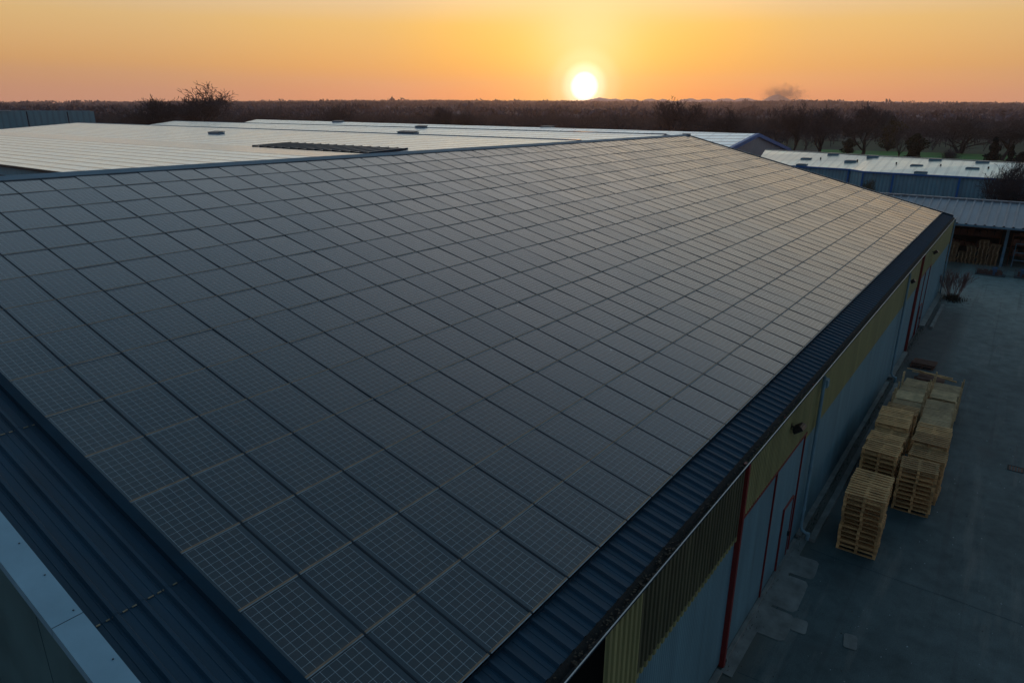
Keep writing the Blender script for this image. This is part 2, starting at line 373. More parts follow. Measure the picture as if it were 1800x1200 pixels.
# ------------------------------------------------------------------ main warehouse
TH = R(13.7007); ST, CT = math.sin(TH), math.cos(TH)
PX0, PY0, PZ0 = 4.640, 5.561, HG-8.374          # lowest near corner of the panel field
CPI, RPI, NC, NR = 1.1944, 1.66, 56, 15
XF = PX0+CPI*NC+.15                              # far gable
SR = 25.0                                        # ridge, measured up the slope
def RP(x, s, h=0.):                              # point on the yard-side slope
    return Vector((x, PY0+s*CT-h*ST, PZ0+s*ST+h*CT))
YR, ZR = PY0+SR*CT, PZ0+SR*ST
def RB(x, s, h=0.):                              # point on the slope behind the ridge
    q = RP(x, s, h); return Vector((x, 2*YR-q.y, q.z))
YW, YB = 4.56, 2*YR-4.56
wh = thing('warehouse', (37, YW, 0), 'long warehouse with panel-covered roof, yellow and blue-grey cladding, beside the pallet yard', 'warehouse', absolute=True)
def part(mb, name, mats, parent=wh, **k): return mb.build(name, mats, parent, **k)
# corrugated base roof (trapezoid ribs running down the slope)
XS, XE, SB, HB = 3.06, XF, -.93, -.13
b = MB(); prof = []
k = 0; x = XS
while x < XE-.01:
    for dx, h in ((0, 0), (.05, .0), (.13, .002), (.135, .010), (.145, .010), (.15, .002), (.24, .002), (.245, .010), (.255, .010), (.26, .002), (.28, 0), (.312, .058), (.368, .058)):
        prof.append((x+dx, h))
    x += .40
prof = [q for q in prof if q[0] < XE]+[(XE, 0)]
for (xa, ha), (xb, hb) in zip(prof[:-1], prof[1:]):
    if xb-xa < 1e-4: continue
    for (sa, sb2, lift) in ((SB, 4.55, 0), (4.55, 10.0, .006), (10.0, SR, .012)):
        b.quad(RP(xa, sa, HB+ha+lift), RP(xb, sa, HB+hb+lift), RP(xb, sb2, HB+hb+lift), RP(xa, sb2, HB+ha+lift))
part(b, 'roof_sheet', M['roof_navy'])
for sl_ in (4.55, 10.0):
    x = XS+.06
    while x < PX0-.12:
        for dx in (.02, .16, .26):
            if rng.random() < .9:
                l = .05+.05*rng.random(); b = MB(); b.obox(RP(x+dx, sl_, HB+.016), (l, 0, 0), (0, .02*CT, .02*ST), (0, 0, .012)); part(b, 'lap_filler', M['tan'])
        x += .40
b = MB()
b.quad(RB(XS, SB, HB), RB(XS, SR, HB), RB(XE, SR, HB), RB(XE, SB, HB))
part(b, 'back_roof_slope', M['roof_navy'])
# ridge flashing
b = MB()
n = 24
for i in range(n):
    xa = 2.7+(XF-2.7)*i/n; xb = 2.7+(XF-2.7)*(i+1)/n+.06
    l = .004*(i % 2)
    b.quad(RP(xa, SR-.36, .03+l), RP(xb, SR-.36, .03+l), RP(xb, SR, .08+l), RP(xa, SR, .08+l))
    b.quad(RP(xa, SR-.36, -.03), RP(xb, SR-.36, -.03), RP(xb, SR-.36, .03+l), RP(xa, SR-.36, .03+l))
    b.quad(RP(xa, SR, .08+l), RP(xb, SR, .08+l), RB(xb, SR-.42, .05+l), RB(xa, SR-.42, .05+l))
part(b, 'ridge_cap', M['ridge'])
# near gable verge: pale flat flashing with joints and rivets, dark side flashing of the panel field
b = MB(); s = -1.2
while s < SR:
    e = min(s+3.0, SR)
    for F_ in (RP, RB):
        b.quad(F_(2.62, s, .03), F_(3.05, s, .03), F_(3.05, e-.012, .03), F_(2.62, e-.012, .03))
        b.quad(F_(3.05, s, .03), F_(3.05, s, -.14), F_(3.05, e-.012, -.14), F_(3.05, e-.012, .03))
        b.quad(F_(2.62, s, -.15), F_(2.62, s, .03), F_(2.62, e-.012, .03), F_(2.62, e-.012, -.15))
        for q in (.12, 1.05, 1.95):
            c = F_(2.97, s+q, .034); b.obox(c, (.022, 0, 0), (0, .022, 0), (0, 0, .012), 1)
    s = e
part(b, 'near_verge', [M['verge'], M['verge_dot']])
b = MB()
for (xa, xb, h0, h1) in ((4.50, 4.68, -.12, .03),):
    b.quad(RP(xa, -.06, h1), RP(xb, -.06, h1), RP(xb, SR-.3, h1), RP(xa, SR-.3, h1))
    b.quad(RP(xa, -.06, h0), RP(xa, -.06, h1), RP(xa, SR-.3, h1), RP(xa, SR-.3, h0))
    b.quad(RP(xa, -.06, h0), RP(xb, -.06, h0), RP(xb, -.06, h1), RP(xa, -.06, h1))
part(b, 'panel_field_flashing', M['edge'])
# rails between panel columns
b = MB()
for k in range(NC+1):
    x = PX0+k*CPI
    for xa, ha, xb, hb in ((x-.023, -.03, x-.015, .009), (x-.015, .009, x+.015, .009), (x+.015, .009, x+.023, -.03)):
        b.quad(RP(xa, -.02, ha), RP(xb, -.02, hb), RP(xb, SR-.35, hb), RP(xa, SR-.35, ha))
part(b, 'panel_rails', M['rail'])
b = MB()                                        # front closing flashing under the lowest panel row
b.quad(RP(4.5, -.05, -.125), RP(XF, -.05, -.125), RP(XF, -.05, -.01), RP(4.5, -.05, -.01))
part(b, 'panel_front_closer', M['edge'])
# far gable verge
b = MB()
for F_ in (RP, RB):
    b.quad(F_(XF-.02, SB, .06), F_(XF+.11, SB, .06), F_(XF+.11, SR, .06), F_(XF-.02, SR, .06), 0)
    b.quad(F_(XF-.02, SB, -.15), F_(XF-.02, SB, .06), F_(XF-.02, SR, .06), F_(XF-.02, SR, -.15), 1)
    b.quad(F_(XF+.11, SB, -.2), F_(XF+.11, SR, -.2), F_(XF+.11, SR, .06), F_(XF+.11, SB, .06), 0)
part(b, 'far_verge', [M['white_roof_trim'], M['edge']])
b = MB(); b.box(XF-.35, XF+.18, YR-.35, YR+.35, ZR-.04, ZR+.13); part(b, 'ridge_end_cap', M['ridge'])
# gutter: trough, leaf litter, pale outer lip
GY, GZ = 4.405, HG-8.66
b = MB()
b.quad((2.62, GY, GZ-.07), (XF, GY, GZ-.07), (XF, GY+.15, GZ-.16), (2.62, GY+.15, GZ-.16), 0)
b.quad((2.62, GY, GZ-.07), (XF, GY, GZ-.07), (XF, GY, GZ-.006), (2.62, GY, GZ-.006), 1)
b.quad((2.62, GY+.15, GZ-.16), (XF, GY+.15, GZ-.16), (XF, GY+.27, GZ-.03), (2.62, GY+.27, GZ-.03), 0)
part(b, 'gutter', [M['gutter_in'], M['edge']])
b = MB(); b.box(2.62, XF, GY-.012, GY+.006, GZ-.005, GZ+.012); part(b, 'gutter_lip', M['gutter_lip'])
b = MB()
for i in range(1700):
    x = 2.7+nrg.random()**1.4*66; cl = math.sin(x*2.3)+math.sin(x*.7+1)+nrg.random()*2
    if cl < .6: continue
    a = nrg.random()*3.1; l = .012+.02*nrg.random()
    y = GY+.03+.21*nrg.random(); z = GZ-.10+.05*nrg.random()
    u_ = Vector((math.cos(a), math.sin(a), .3*nrg.random()))*l; v_ = Vector((-math.sin(a), math.cos(a), .4*nrg.random()-.2))*l*.6
    c = Vector((x, y, z)); b.quad(c-u_-v_, c+u_-v_, c+u_+v_, c-u_+v_)
tag(part(b, 'leaf_litter', M['leaf']), kind='stuff')
# walls: lower blue-grey cladding, upper yellow cladding
ZY, ZT = 4.55, GZ-.12
def wallq(mb, x0, x1, z0, z1, y=YW, m=0): mb.quad((x0, y, z0), (x1, y, z0), (x1, y, z1), (x0, y, z1), m)
b = MB()
for x0, x1, z1 in ((9.05, 16.7, ZY-.05), (16.7, 23.6, 4.9), (23.6, 51.2, ZY), (51.2, 58.2, 4.95), (58.2, XF, ZY)):
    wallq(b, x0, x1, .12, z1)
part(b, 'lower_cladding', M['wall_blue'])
b = MB()
for x0, x1, z0 in ((23.6, 51.2, ZY), (58.2, XF, ZY)): wallq(b, x0, x1, z0, ZT, YW-.03)
for x0, x1, z0 in ((23.6, 51.2, ZY), (58.2, XF, ZY)): b.quad((x0, YW-.03, z0), (x1, YW-.03, z0), (x1, YW, z0), (x0, YW, z0))
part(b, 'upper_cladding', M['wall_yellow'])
def trap(mb, x0, x1, z0, z1, y0, dep, pitch, m=0):
    x = x0
    while x < x1-.01:
        pts = [(x, 0), (x+pitch*.30, 0), (x+pitch*.40, dep), (x+pitch*.85, dep), (x+pitch, 0)]
        for (a, da), (c, dc) in zip(pts[:-1], pts[1:]):
            a = min(a, x1); c = min(c, x1)
            if c > a: mb.quad((a, y0-da, z0), (c, y0-dc, z0), (c, y0-dc, z1), (a, y0-da, z1), m)
        x += pitch
b = MB(); trap(b, 9.05, 10.45, 3.6, ZT, YW-.05, .05, .21); part(b, 'end_profile_sheet', M['wall_yellow_rib'])
b = MB(); trap(b, 10.45, 16.6, ZY-.02, ZT, YW-.02, .05, .21, 0)
trap(b, 10.45, 16.6, ZY-.17, ZY-.02, YW-.02, .05, .21, 1)
part(b, 'brown_profile_sheet', [M['wall_brown_rib'], M['wall_yellow_rib']])  # dark olive-brown sheet with a yellow lower edge
for a in ((16.75, 23.5, 4.9), (51.3, 58.2, 4.95)):
    b = MB(); trap(b, *a, ZT, YW-.02, .04, .17); part(b, 'door_head_sheet', M['wall_yellow_rib'])
# red steel frame
def bar(name, x0, x1, y0, y1, z0, z1, mat): q = MB(); q.box(x0, x1, y0, y1, z0, z1); return part(q, name, mat)
bar('red_column', 16.59, 16.73, YW-.14, YW+.02, 0, ZT, M['red'])
bar('red_column', 51.18, 51.30, YW-.16, YW+.02, 0, ZT, M['red'])
for x in (20.25, 23.55, 55.3, 58.15): bar('red_post', x-.025, x+.025, YW-.05, YW+.01, 0, ZT, M['red'])
bar('red_beam', 16.74, 23.55, YW-.08, YW+.01, 4.84, 4.90, M['red'])
bar('red_beam', 51.32, 58.15, YW-.08, YW+.01, 4.89, 4.95, M['red'])
b = MB(); b.obox((8.3, YW+.9, 5.6), (.10, 0, 0), (0, .10, 0), (1.1, 2.0, 2.2)); part(b, 'red_brace', M['red'])
def small_door(x0, x1, z1):
    q = MB(); q.box(x0+.05, x1-.05, YW-.035, YW-.005, .05, z1-.05); d = part(q, 'door', M['wall_blue'])
    q = MB(); q.box(x0, x0+.035, YW-.06, YW, 0, z1); q.box(x1-.035, x1, YW-.06, YW, 0, z1); q.box(x0+.035, x1-.035, YW-.06, YW, z1-.035, z1)
    f = q.build('door_frame', M['red']); f.parent = d; f.location = (0, 0, 0)
    q = MB(); q.box(x1-.18, x1-.12, YW-.10, YW-.035, 1.0, 1.18); h = q.build('handle', M['black']); h.parent = d
small_door(21.95, 23.15, 2.57); small_door(55.9, 57.0, 2.2)
# downpipes with clips and shoe
def downpipe(x, foot=True):
    q = MB(); y = YW-.16
    pts = [(x, y+.02, GZ-.14), (x, y, GZ-.5), (x, y, .55)]
    if foot: pts += [(x+.03, y-.04, .40), (x+.10, y-.22, .26), (x+.12, y-.26, .12), (x+.12, y-.26, 0.02)]
    else: pts += [(x, y, .02)]
    q.tube(pts, .06, 12); p = part(q, 'downpipe', M['pipe'], smooth=True)
    for z in (1.3, 3.1, 4.9):
        q = MB(); q.tube([(x, y, z-.03), (x, y, z+.03)], .075, 12); c = q.build('pipe_clip', M['pipe']); c.parent = p
    if foot:
        q = MB(); q.tube([(x+.12, y-.26, .30), (x+.12, y-.26, .0)], .08, 12); c = q.build('pipe_shoe', M['pipe']); c.parent = p
downpipe(24.62); downpipe(44.7); downpipe(70.9, False)
b = MB(); b.box(25.0, 25.28, YW-.2, YW-.03, 6.08, 6.38); b.box(25.03, 25.25, YW-.22, YW-.2, 6.11, 6.35); part(b, 'junction_box', M['pipe'])
def flood(x, s=1.):
    q = MB()
    A = Matrix.Translation((x, YW-.30, 6.02)) @ Matrix.Rotation(R(-38), 4, 'X')
    q.box(-.21*s, .21*s, -.16*s, .16*s, -.05, .06, 0, A); q.box(-.19*s, .19*s, -.14*s, .14*s, .06, .10, 0, A)
    for k in range(6): q.box(-.18*s+k*.065*s, -.165*s+k*.065*s, -.12*s, .12*s, .10, .14, 0, A)
    q.box(x-.02, x+.02, YW-.30, YW-.03, 6.03, 6.07); q.box(x-.05, x+.05, YW-.06, YW-.03, 5.95, 6.15)
    p = part(q, 'floodlight', M['black'])
    q = MB(); q.box(-.18*s, .18*s, -.13*s, .13*s, -.062, -.05, 0, A); g = q.build('lens', M['lens']); g.parent = p
flood(21.1, 1.0); flood(45.6, .75); flood(56.6, 1.0)
# near gable wall, far gable, back wall, near-black sheets standing in for interior darkness
b = MB()
s = -1.0; k = 0
XG = 2.66
b.quad((XG, YW, 0), (XG, YR, 0), (XG, YR, ZR-.16), (XG, YW, RP(0, -1, 0).z-.16))
b.quad((XG, YR, 0), (XG, YB, 0), (XG, YB, RP(0, -1, 0).z-.16), (XG, YR, ZR-.16))
part(b, 'near_gable_wall', M['gable'])
b = MB()
y = YW+3.1
while y < YB:
    b.box(XG-.004, XG+.001, y-.003, y+.003, .1, min(ZR-.35-abs(y-YR)*math.tan(TH), 20)); y += 3.3
part(b, 'gable_joint', M['edge'])
b = MB()
b.quad((XF, YW, 0), (XF, YR, 0), (XF, YR, ZR-.16), (XF, YW, RP(0, -1, 0).z-.16))
b.quad((XF, YR, 0), (XF, YB, 0), (XF, YB, RP(0, -1, 0).z-.16), (XF, YR, ZR-.16))
b.quad((XG, YB, 0), (XF, YB, 0), (XF, YB, 6.6), (XG, YB, 6.6))
part(b, 'far_gable_and_back_wall', M['wall_blue'])
b = MB(); b.quad((XG, YW+3.5, 0), (9.2, YW+3.5, 0), (9.2, YW+3.5, 6.5), (XG, YW+3.5, 6.5)); b.quad((9.2, YW+.01, 0), (9.2, YW+3.5, 0), (9.2, YW+3.5, 6.5), (9.2, YW+.01, 6.5))
part(b, 'open_bay_dark_sheet', M['dark_in'])
for a in ((24.7, 44.3, 3.86, 4.08, .0, .13), (24.7, 44.3, 4.36, YW-.005, 0, .12), (45.1, 51.0, 4.3, YW-.005, 0, .14), (58.4, 66.5, 3.62, 3.84, 0, .17),
          (58.4, 70.4, 4.2, YW-.005, 0, .14), (16.9, 24.4, 4.44, YW-.005, 0, .10), (9.1, 16.4, 4.38, YW-.005, 0, .10)):
    bar('concrete_plinth', *a, M['concrete'])

# ------------------------------------------------------------------ solar panels
ORD = ['first', 'second', 'third', 'fourth', 'fifth', 'sixth', 'seventh', 'eighth', 'ninth', 'tenth', 'eleventh', 'twelfth', 'thirteenth', 'fourteenth', 'fifteenth',
       'sixteenth', 'seventeenth', 'eighteenth', 'nineteenth', 'twentieth']
def ordn(i):
    if i < 20: return ORD[i]
    tens = {2: 'twenty', 3: 'thirty', 4: 'forty', 5: 'fifty'}[(i+1)//10]; u_ = (i+1) % 10
    return {2: 'twentieth', 3: 'thirtieth', 4: 'fortieth', 5: 'fiftieth'}[(i+1)//10] if u_ == 0 else tens+'-'+ORD[u_-1]
PW = CPI-.05
def lam(mb, x0, s0, L, tilt=0., roll=0.):
    hs = (tilt, -tilt)
    a, b_, c, d = RP(x0, s0+.03, -roll+tilt), RP(x0+PW, s0+.03, roll+tilt), RP(x0+PW, s0+L, roll-tilt), RP(x0, s0+L, -roll-tilt)
    mb.quad(a, b_, c, d, 0, [(0, .03), (PW, .03), (PW, L), (0, L)])
    dn = Vector((0, ST*.05, -CT*.05))
    for p, q in ((a, b_), (b_, c), (c, d), (d, a)): mb.quad(q, p, p+dn, q+dn, 1)
def edge(mb, x0, s0):
    mb.obox(RP(x0+PW/2, s0+.012, .004), (PW, 0, 0), (0, .034*CT, .034*ST), Vector((0, -ST, CT))*.022, 0)
    mb.obox(RP(x0+PW/2, s0-.014, .002), (PW, 0, 0), (0, .016*CT, .016*ST), Vector((0, -ST, CT))*.012, 1)  # thin pale strip drawn as the highlight below the brown edge
cells = []
for r in range(NR):
    s0 = r*RPI; L = RPI-.035 if r < NR-1 else SR-.37-s0
    for c in range(NC):
        x0 = PX0+c*CPI+.025
        pts = [project(RP(x0+a*PW, s0+b_*L)) for a in (0, 1) for b_ in (0, 1)]
        pc = [(p[0], p[1]) for p in (pts[0], pts[1], pts[3], pts[2])]
        cl = [(min(max(x, 0), 1800), min(max(y, 0), 1200)) for x, y in pc]
        A = abs(sum(cl[i][0]*cl[(i+1) % 4][1]-cl[(i+1) % 4][0]*cl[i][1] for i in range(4)))/2
        vis = all(p[2] > 0 for p in pts)
        cells.append((A if vis else 0, r, c, x0, s0, L))
order = sorted(cells, reverse=True)
top = set((q[1], q[2]) for q in order[:300] if q[0] > 0)
rest = MB(); rest_e = MB()
for A, r, c, x0, s0, L in cells:
    tl, ro = (rng.random()-.5)*.012, (rng.random()-.5)*.007
    if (r, c) in top:
        o = thing('solar_panel', RP(x0, s0), f'solar panel in the {ordn(r)} row above the eave, {ordn(c)} column from the near gable', 'solar panel', 'solar panels covering the warehouse roof', True)
        q = MB(); lam(q, x0, s0, L, tl, ro); q.build('glass_laminate', [M['pv'], M['edge']], o)
        q = MB(); edge(q, x0, s0); q.build('lower_edge_strip', [M['trim_brown'], M['trim_pale']], o)
    else:
        lam(rest, x0, s0, L, tl, ro); edge(rest_e, x0, s0)
o = rest.build('solar_panels', [M['pv'], M['edge']]); tag(o, 'smaller, more distant solar panels covering the far part of the warehouse roof', 'solar panels', 'solar panels covering the warehouse roof', 'stuff')
e_ = rest_e.build('lower_edge_strips', [M['trim_brown'], M['trim_pale']], o); tag(e_, kind='stuff')
# ------------------------------------------------------------------ neighbouring sheds
def onz(x, y, z):
    d = ray(x, y); t_ = (z-HG)/d.z; return d*t_+Vector((0, 0, HG))
def strip(mb, P, Q, m=0): mb.quad(P[0], P[1], Q[1], Q[0], m)
def seg(mb, line, y0, y1, m=0):
    """roof profile line [(x,z),...] swept along y with a slight skew"""
    for (xa, za), (xb, zb) in zip(line[:-1], line[1:]): mb.quad((xa, y0, za), (xb, y0, zb), (xb, y1, zb), (xa, y1, za), m)
# left shed
ls = thing('pale_roof_shed', (65, 120, 0), 'broad shed with pale low-pitched roof and light blue wall, left beyond the warehouse ridge', 'shed', absolute=True)
PRF = [(36.2, 8.0), (57, 9.75), (72, 9.25), (95.3, 11.0), (106, 10.1)]
b = MB(); seg(b, PRF, 57, 228); b.build('roof', M['shed_roof'], ls)
b = MB(); b.quad((36.6, 57, 0), (36.6, 228, 0), (36.6, 228, 7.9), (36.6, 57, 7.9), 0)
for (xa, za), (xb, zb) in zip(PRF[:-1], PRF[1:]):
    for y in (57, 228): b.quad((xa, y, 0), (xb, y, 0), (xb, y, zb-.03), (xa, y, za-.03), 0)
b.build('wall', M['shed_wall_lt'], ls)
b = MB(); b.box(36.0, 36.25, 57, 228, 7.72, 8.02); b.build('eave_trim', M['black'], ls)
b = MB(); b.box(36.5, 36.59, 60, 226, 4.6, 6.5); w_ = b.build('window_band', M['glass_dark'], ls)
b = MB()
for k in range(40): b.box(36.44, 36.5, 62+k*4.1, 62.15+k*4.1, 4.6, 6.5)
b.build('mullions', M['canopy_steel'], w_)
b = MB(); b.box(95.0, 95.7, 57, 228, 10.97, 11.08); b.build('ridge_cap', M['canopy_steel'], ls)
b = MB(); seg(b, [(36.1, 8.03), (57, 9.79), (72, 9.29), (95.3, 11.05), (106, 10.15)], 227.6, 228.2); b.build('verge', M['white_roof_trim'], ls)
# middle bay with its ridge further up
ms = thing('pale_roof_shed', (118, 160, 0), 'narrow pale-roofed shed bay rising behind the broad left shed', 'shed', absolute=True)
P2 = [(106.4, 10.0), (118, 11.45), (124, 10.8)]
b = MB(); seg(b, P2, 53, 216); b.build('roof', M['shed_roof'], ms)
b = MB()
for y in (53, 216):
    for (xa, za), (xb, zb) in zip(P2[:-1], P2[1:]): b.quad((xa, y, 0), (xb, y, 0), (xb, y, zb-.03), (xa, y, za-.03))
b.quad((106.4, 53, 0), (106.4, 216, 0), (106.4, 216, 9.97), (106.4, 53, 9.97)); b.quad((124, 53, 0), (124, 216, 0), (124, 216, 10.77), (124, 53, 10.77))
b.build('wall', M['gable_wall'], ms)
b = MB(); b.box(117.8, 118.2, 53, 216.1, 11.42, 11.52); b.build('ridge_cap', M['canopy_steel'], ms)
# back shed: long ridge, blue-trimmed gable facing the yard
bs = thing('blue_trim_shed', (140, 120, 0), 'long pale-roofed shed with grey gable end edged in bright blue trim', 'shed', absolute=True)
A0, A1 = Vector((132, 41.2, 11.5)), Vector((153.5, 226, 11.5))
ax = (A1-A0).normalized(); pr = Vector((ax.y, -ax.x, 0)); HWD = 15.4; ZE = 8.3
def BS(a, o_, z): return A0+ax*a+pr*o_+Vector((0, 0, z-11.5))
LB = (A1-A0).length
b = MB()
b.quad(BS(0, -HWD, ZE), BS(0, 0, 11.5), BS(LB, 0, 11.5), BS(LB, -HWD, ZE)); b.quad(BS(0, 0, 11.5), BS(0, HWD, ZE), BS(LB, HWD, ZE), BS(LB, 0, 11.5))
b.build('roof', M['shed_roof'], bs)
b = MB(); W_ = HWD-.2
b.quad(BS(.3, -W_, 0), BS(.3, W_, 0), BS(.3, W_, ZE), BS(.3, -W_, ZE))
b.quad(BS(.3, -W_, ZE), BS(.3, W_, ZE), BS(.3, .01, 11.35), BS(.3, -.01, 11.35))
b.quad(BS(LB, -W_, 0), BS(LB, W_, 0), BS(LB, W_, ZE), BS(LB, -W_, ZE)); b.quad(BS(LB, -W_, ZE), BS(LB, W_, ZE), BS(LB, .01, 11.35), BS(LB, -.01, 11.35))
b.quad(BS(.3, W_, 0), BS(LB, W_, 0), BS(LB, W_, ZE-.1), BS(.3, W_, ZE-.1)); b.quad(BS(.3, -W_, 0), BS(LB, -W_, 0), BS(LB, -W_, ZE-.1), BS(.3, -W_, ZE-.1))
b.build('wall', M['gable_wall'], bs)
b = MB()
for sg in (-1, 1):
    for (h0, h1, dpt) in ((.06, -.55, 0.),):
        b.quad(BS(-.15, sg*(HWD+.1), ZE+h0), BS(-.15, 0, 11.5+h0), BS(-.15, 0, 11.5+h1), BS(-.15, sg*(HWD+.1), ZE+h1))
        b.quad(BS(-.15, sg*(HWD+.1), ZE+h0), BS(-.15, 0, 11.5+h0), BS(.55, 0, 11.5+h0), BS(.55, sg*(HWD+.1), ZE+h0))
        b.quad(BS(-.15, sg*(HWD+.1), ZE+h1), BS(-.15, 0, 11.5+h1), BS(.3, 0, 11.5+h1), BS(.3, sg*(HWD+.1), ZE+h1))
b.build('gable_trim', M['blue_trim'], bs)
# right shed, its wall cranked in plan
rs = thing('blue_wall_shed', (115, 15, 0), 'low shed with cream roof and blue cladding behind the open canopy', 'shed', absolute=True)
foot = [(116.0, 36.0), (113.6, 21.5), (110.5, 19.0), (110.0, 0.4), (109.4, -30)]
rid = [(126.5, 38.0), (122.5, 24.0), (120.8, 19.6), (117.2, 1.0), (111.5, -29)]
EZ, RZ = 7.4, 9.05
b = MB()
for i in range(4):
    (xa, ya), (xb, yb), (ra, qa), (rb, qb) = foot[i], foot[i+1], rid[i], rid[i+1]
    b.quad((xa-.25, ya, EZ), (xb-.25, yb, EZ), (rb, qb, RZ), (ra, qa, RZ))
    b.quad((ra, qa, RZ), (rb, qb, RZ), (rb+10, qb, EZ), (ra+10, qa, EZ))
b.build('roof', M['shed_roof_b'], rs)
b = MB()
for i in range(4):
    (xa, ya), (xb, yb) = foot[i], foot[i+1]
    b.quad((xa, ya, 0), (xb, yb, 0), (xb, yb, EZ-.03), (xa, ya, EZ-.03))
b.quad((116, 36, 0), (136, 36, 0), (126.5, 38, RZ-.05), (116, 36, EZ-.05)); b.quad((127, -29, 0), (109.4, -30, 0), (109.4, -30, EZ), (120, -29, RZ-.1))
b.quad((136, 36, 0), (121.5, -29, 0), (121.5, -29, EZ-.05), (136, 36, EZ-.05))
b.build('wall', M['shed_wall'], rs)
b = MB()
for i in range(4):
    (xa, ya), (xb, yb) = foot[i], foot[i+1]
    b.quad((xa-.3, ya, EZ-.22), (xb-.3, yb, EZ-.22), (xb-.3, yb, EZ+.02), (xa-.3, ya, EZ+.02)); b.quad((xa-.3, ya, EZ-.22), (xb-.3, yb, EZ-.22), (xb, yb, EZ-.22), (xa, ya, EZ-.22))
b.build('eave_trim', M['blue_trim'], rs)
def sit(f, y):
    for (xa, ya), (xb, yb) in zip(f[:-1], f[1:]):
        if yb <= y <= ya: return xa+(xb-xa)*(ya-y)/(ya-yb)
    return f[-1][0]
for y in (29.3, 21.6, 19.1, 15.2, 7.3, -.8, -9, -17):
    x = sit(foot, y); q = MB(); q.box(x-.28, x-.02, y-.12, y+.12, 0, EZ-.23); q.build('blue_pilaster', M['blue_trim'], rs)
b = MB()
for i in range(4):
    (ra, qa), (rb, qb) = rid[i], rid[i+1]; b.quad((ra-.3, qa, RZ+.03), (rb-.3, qb, RZ+.03), (rb+.3, qb, RZ+.03), (ra+.3, qa, RZ+.03))
b.build('ridge_cap', M['white_roof_trim'], rs)
for k, (px, py, f_) in enumerate(((1420, 279, .5), (1503, 282, .5), (1616, 289.5, .5), (1714, 293, .5), (1468, 271, .92), (1543, 273.5, .92), (1647, 280, .92), (1730, 283, .92), (1410, 290, .08), (1616, 305, .1))):
    z = EZ+(RZ-EZ)*f_; p = onz(px, py, z)
    q = MB(); xx = sit(foot, min(max(p.y, -29), 35.5))+(sit(rid, min(max(p.y, -28.5), 37.5))-sit(foot, min(max(p.y, -29), 35.5)))*f_
    q.box(xx-.9, xx+.9, p.y-.8, p.y+.8, z-.2, z+.10, 0); q.box(xx-.8, xx+.8, p.y-.7, p.y+.7, z+.10, z+.15, 1)
    big = k in (0, 2, 3, 6); v_ = q.build('roof_light', [M['canopy_steel'], M['glass_dark']], rs)
b = MB()
for k in range(8):
    y = 27-k*5.6; xx = (sit(foot, y)+sit(rid, y))/2; b.tube([(xx, y, 8.2), (xx, y, 8.55)], .10, 8)
b.build('vent_stub', M['black'], rs)
# roof hatches on the left shed
def hatch(x, y, z, lx, ly, h, lab):
    o = thing('smoke_hatch', (x, y, z), lab, 'roof hatch', 'raised hatches on the shed roofs', True)
    q = MB(); q.box(x-lx/2, x+lx/2, y-ly/2, y+ly/2, z-.15, z+h); q.build('curb', M['canopy_steel'], o)
    q = MB(); A = Matrix.Translation((x, y, z+h)) @ Matrix.Rotation(R(-7), 4, 'Y')
    q.box(-lx/2-.1, lx/2+.1, -ly/2-.1, ly/2+.1, .02, .12, 0, A); q.build('lid', M['glass_dark'], o)
hatch(84.5, 139, 10.2, 1.6, 3.6, .35, 'dark open hatch on the left shed roof, above the leftmost roof course')
hatch(96.5, 95, 11.0, 1.4, 4.2, .35, 'long low hatch straddling the ridge of the left shed')
hatch(118, 112, 11.45, 1.2, 2.6, .3, 'small hatch on the ridge of the middle shed bay')
hatch(139, 92, 11.4, 1.4, 3.0, .28, 'low hatch at the far roof edge, right of the low sun')
hatch(147.5, 175, 11.4, 1.4, 4.0, .3, 'pale hatch on the far ridge, left part, under the trees')
# recessed dark skylight strip on the left shed
o = thing('skylight_strip', (73, 92, 9.3), 'long dark blue glazed skylight strip lying across the left shed roof', 'skylight', absolute=True)
q = MB(); q.box(69.2, 77.2, 76, 104.0, 9.0, 9.36); q.build('curb', M['edge'], o)
for k in range(14):
    q = MB(); y = 76.2+k*2.0; q.quad((69.4, y, 9.50), (77.0, y, 9.80), (77.0, y+1.8, 9.80), (69.4, y+1.8, 9.50)); q.quad((77.0, y, 9.80), (77.0, y+1.8, 9.80), (77.0, y+1.8, 9.5), (77.0, y, 9.5)); q.build('pane', M['glass_dark'], o)
q = MB()
for k in range(15): y = 76.05+k*2.0; q.obox((73.2, y, 9.62), (7.7, 0, .3), (0, .12, 0), (0, 0, .24))
q.build('glazing_bar', M['edge'], o)
# far left building with loading doors
fb = thing('teal_panel_building', (150, 400, 0), 'boxy teal-grey building with dark loading doors at the far left', 'building', absolute=True)
C0, C1 = Vector((120, 425, 0)), Vector((176.6, 402.6, 0)); dd = (C1-C0).normalized(); C0 = C1-dd*150; C2 = C1+Vector((-dd.y, dd.x, 0))*50
bk = Vector((-dd.y, dd.x, 0))
b = MB()
for p, q_ in ((C0, C1), (C1, C1+bk*60), (C0, C0+bk*60), (C0+bk*60, C1+bk*60)): b.quad(p, q_, q_+Vector((0, 0, 13.2)), p+Vector((0, 0, 13.2)))
b.quad(*[p+Vector((0, 0, 12.9)) for p in (C0, C1, C1+bk*60, C0+bk*60)])
b.build('wall', M['far_wall'], fb)
b = MB()
for k in range(8):
    p = C1-dd*(12+k*17.5); b.obox(p-bk*.1+Vector((0, 0, 6.5)), dd*.5, bk*.25, (0, 0, 13))
b.build('joint_post', M['edge'], fb)
b = MB(); b.obox((C0+C1)/2-dd*18-bk*.2+Vector((0, 0, 13.35)), dd*114, bk*.6, (0, 0, .45)); b.build('parapet_trim', M['white_roof_trim'], fb)
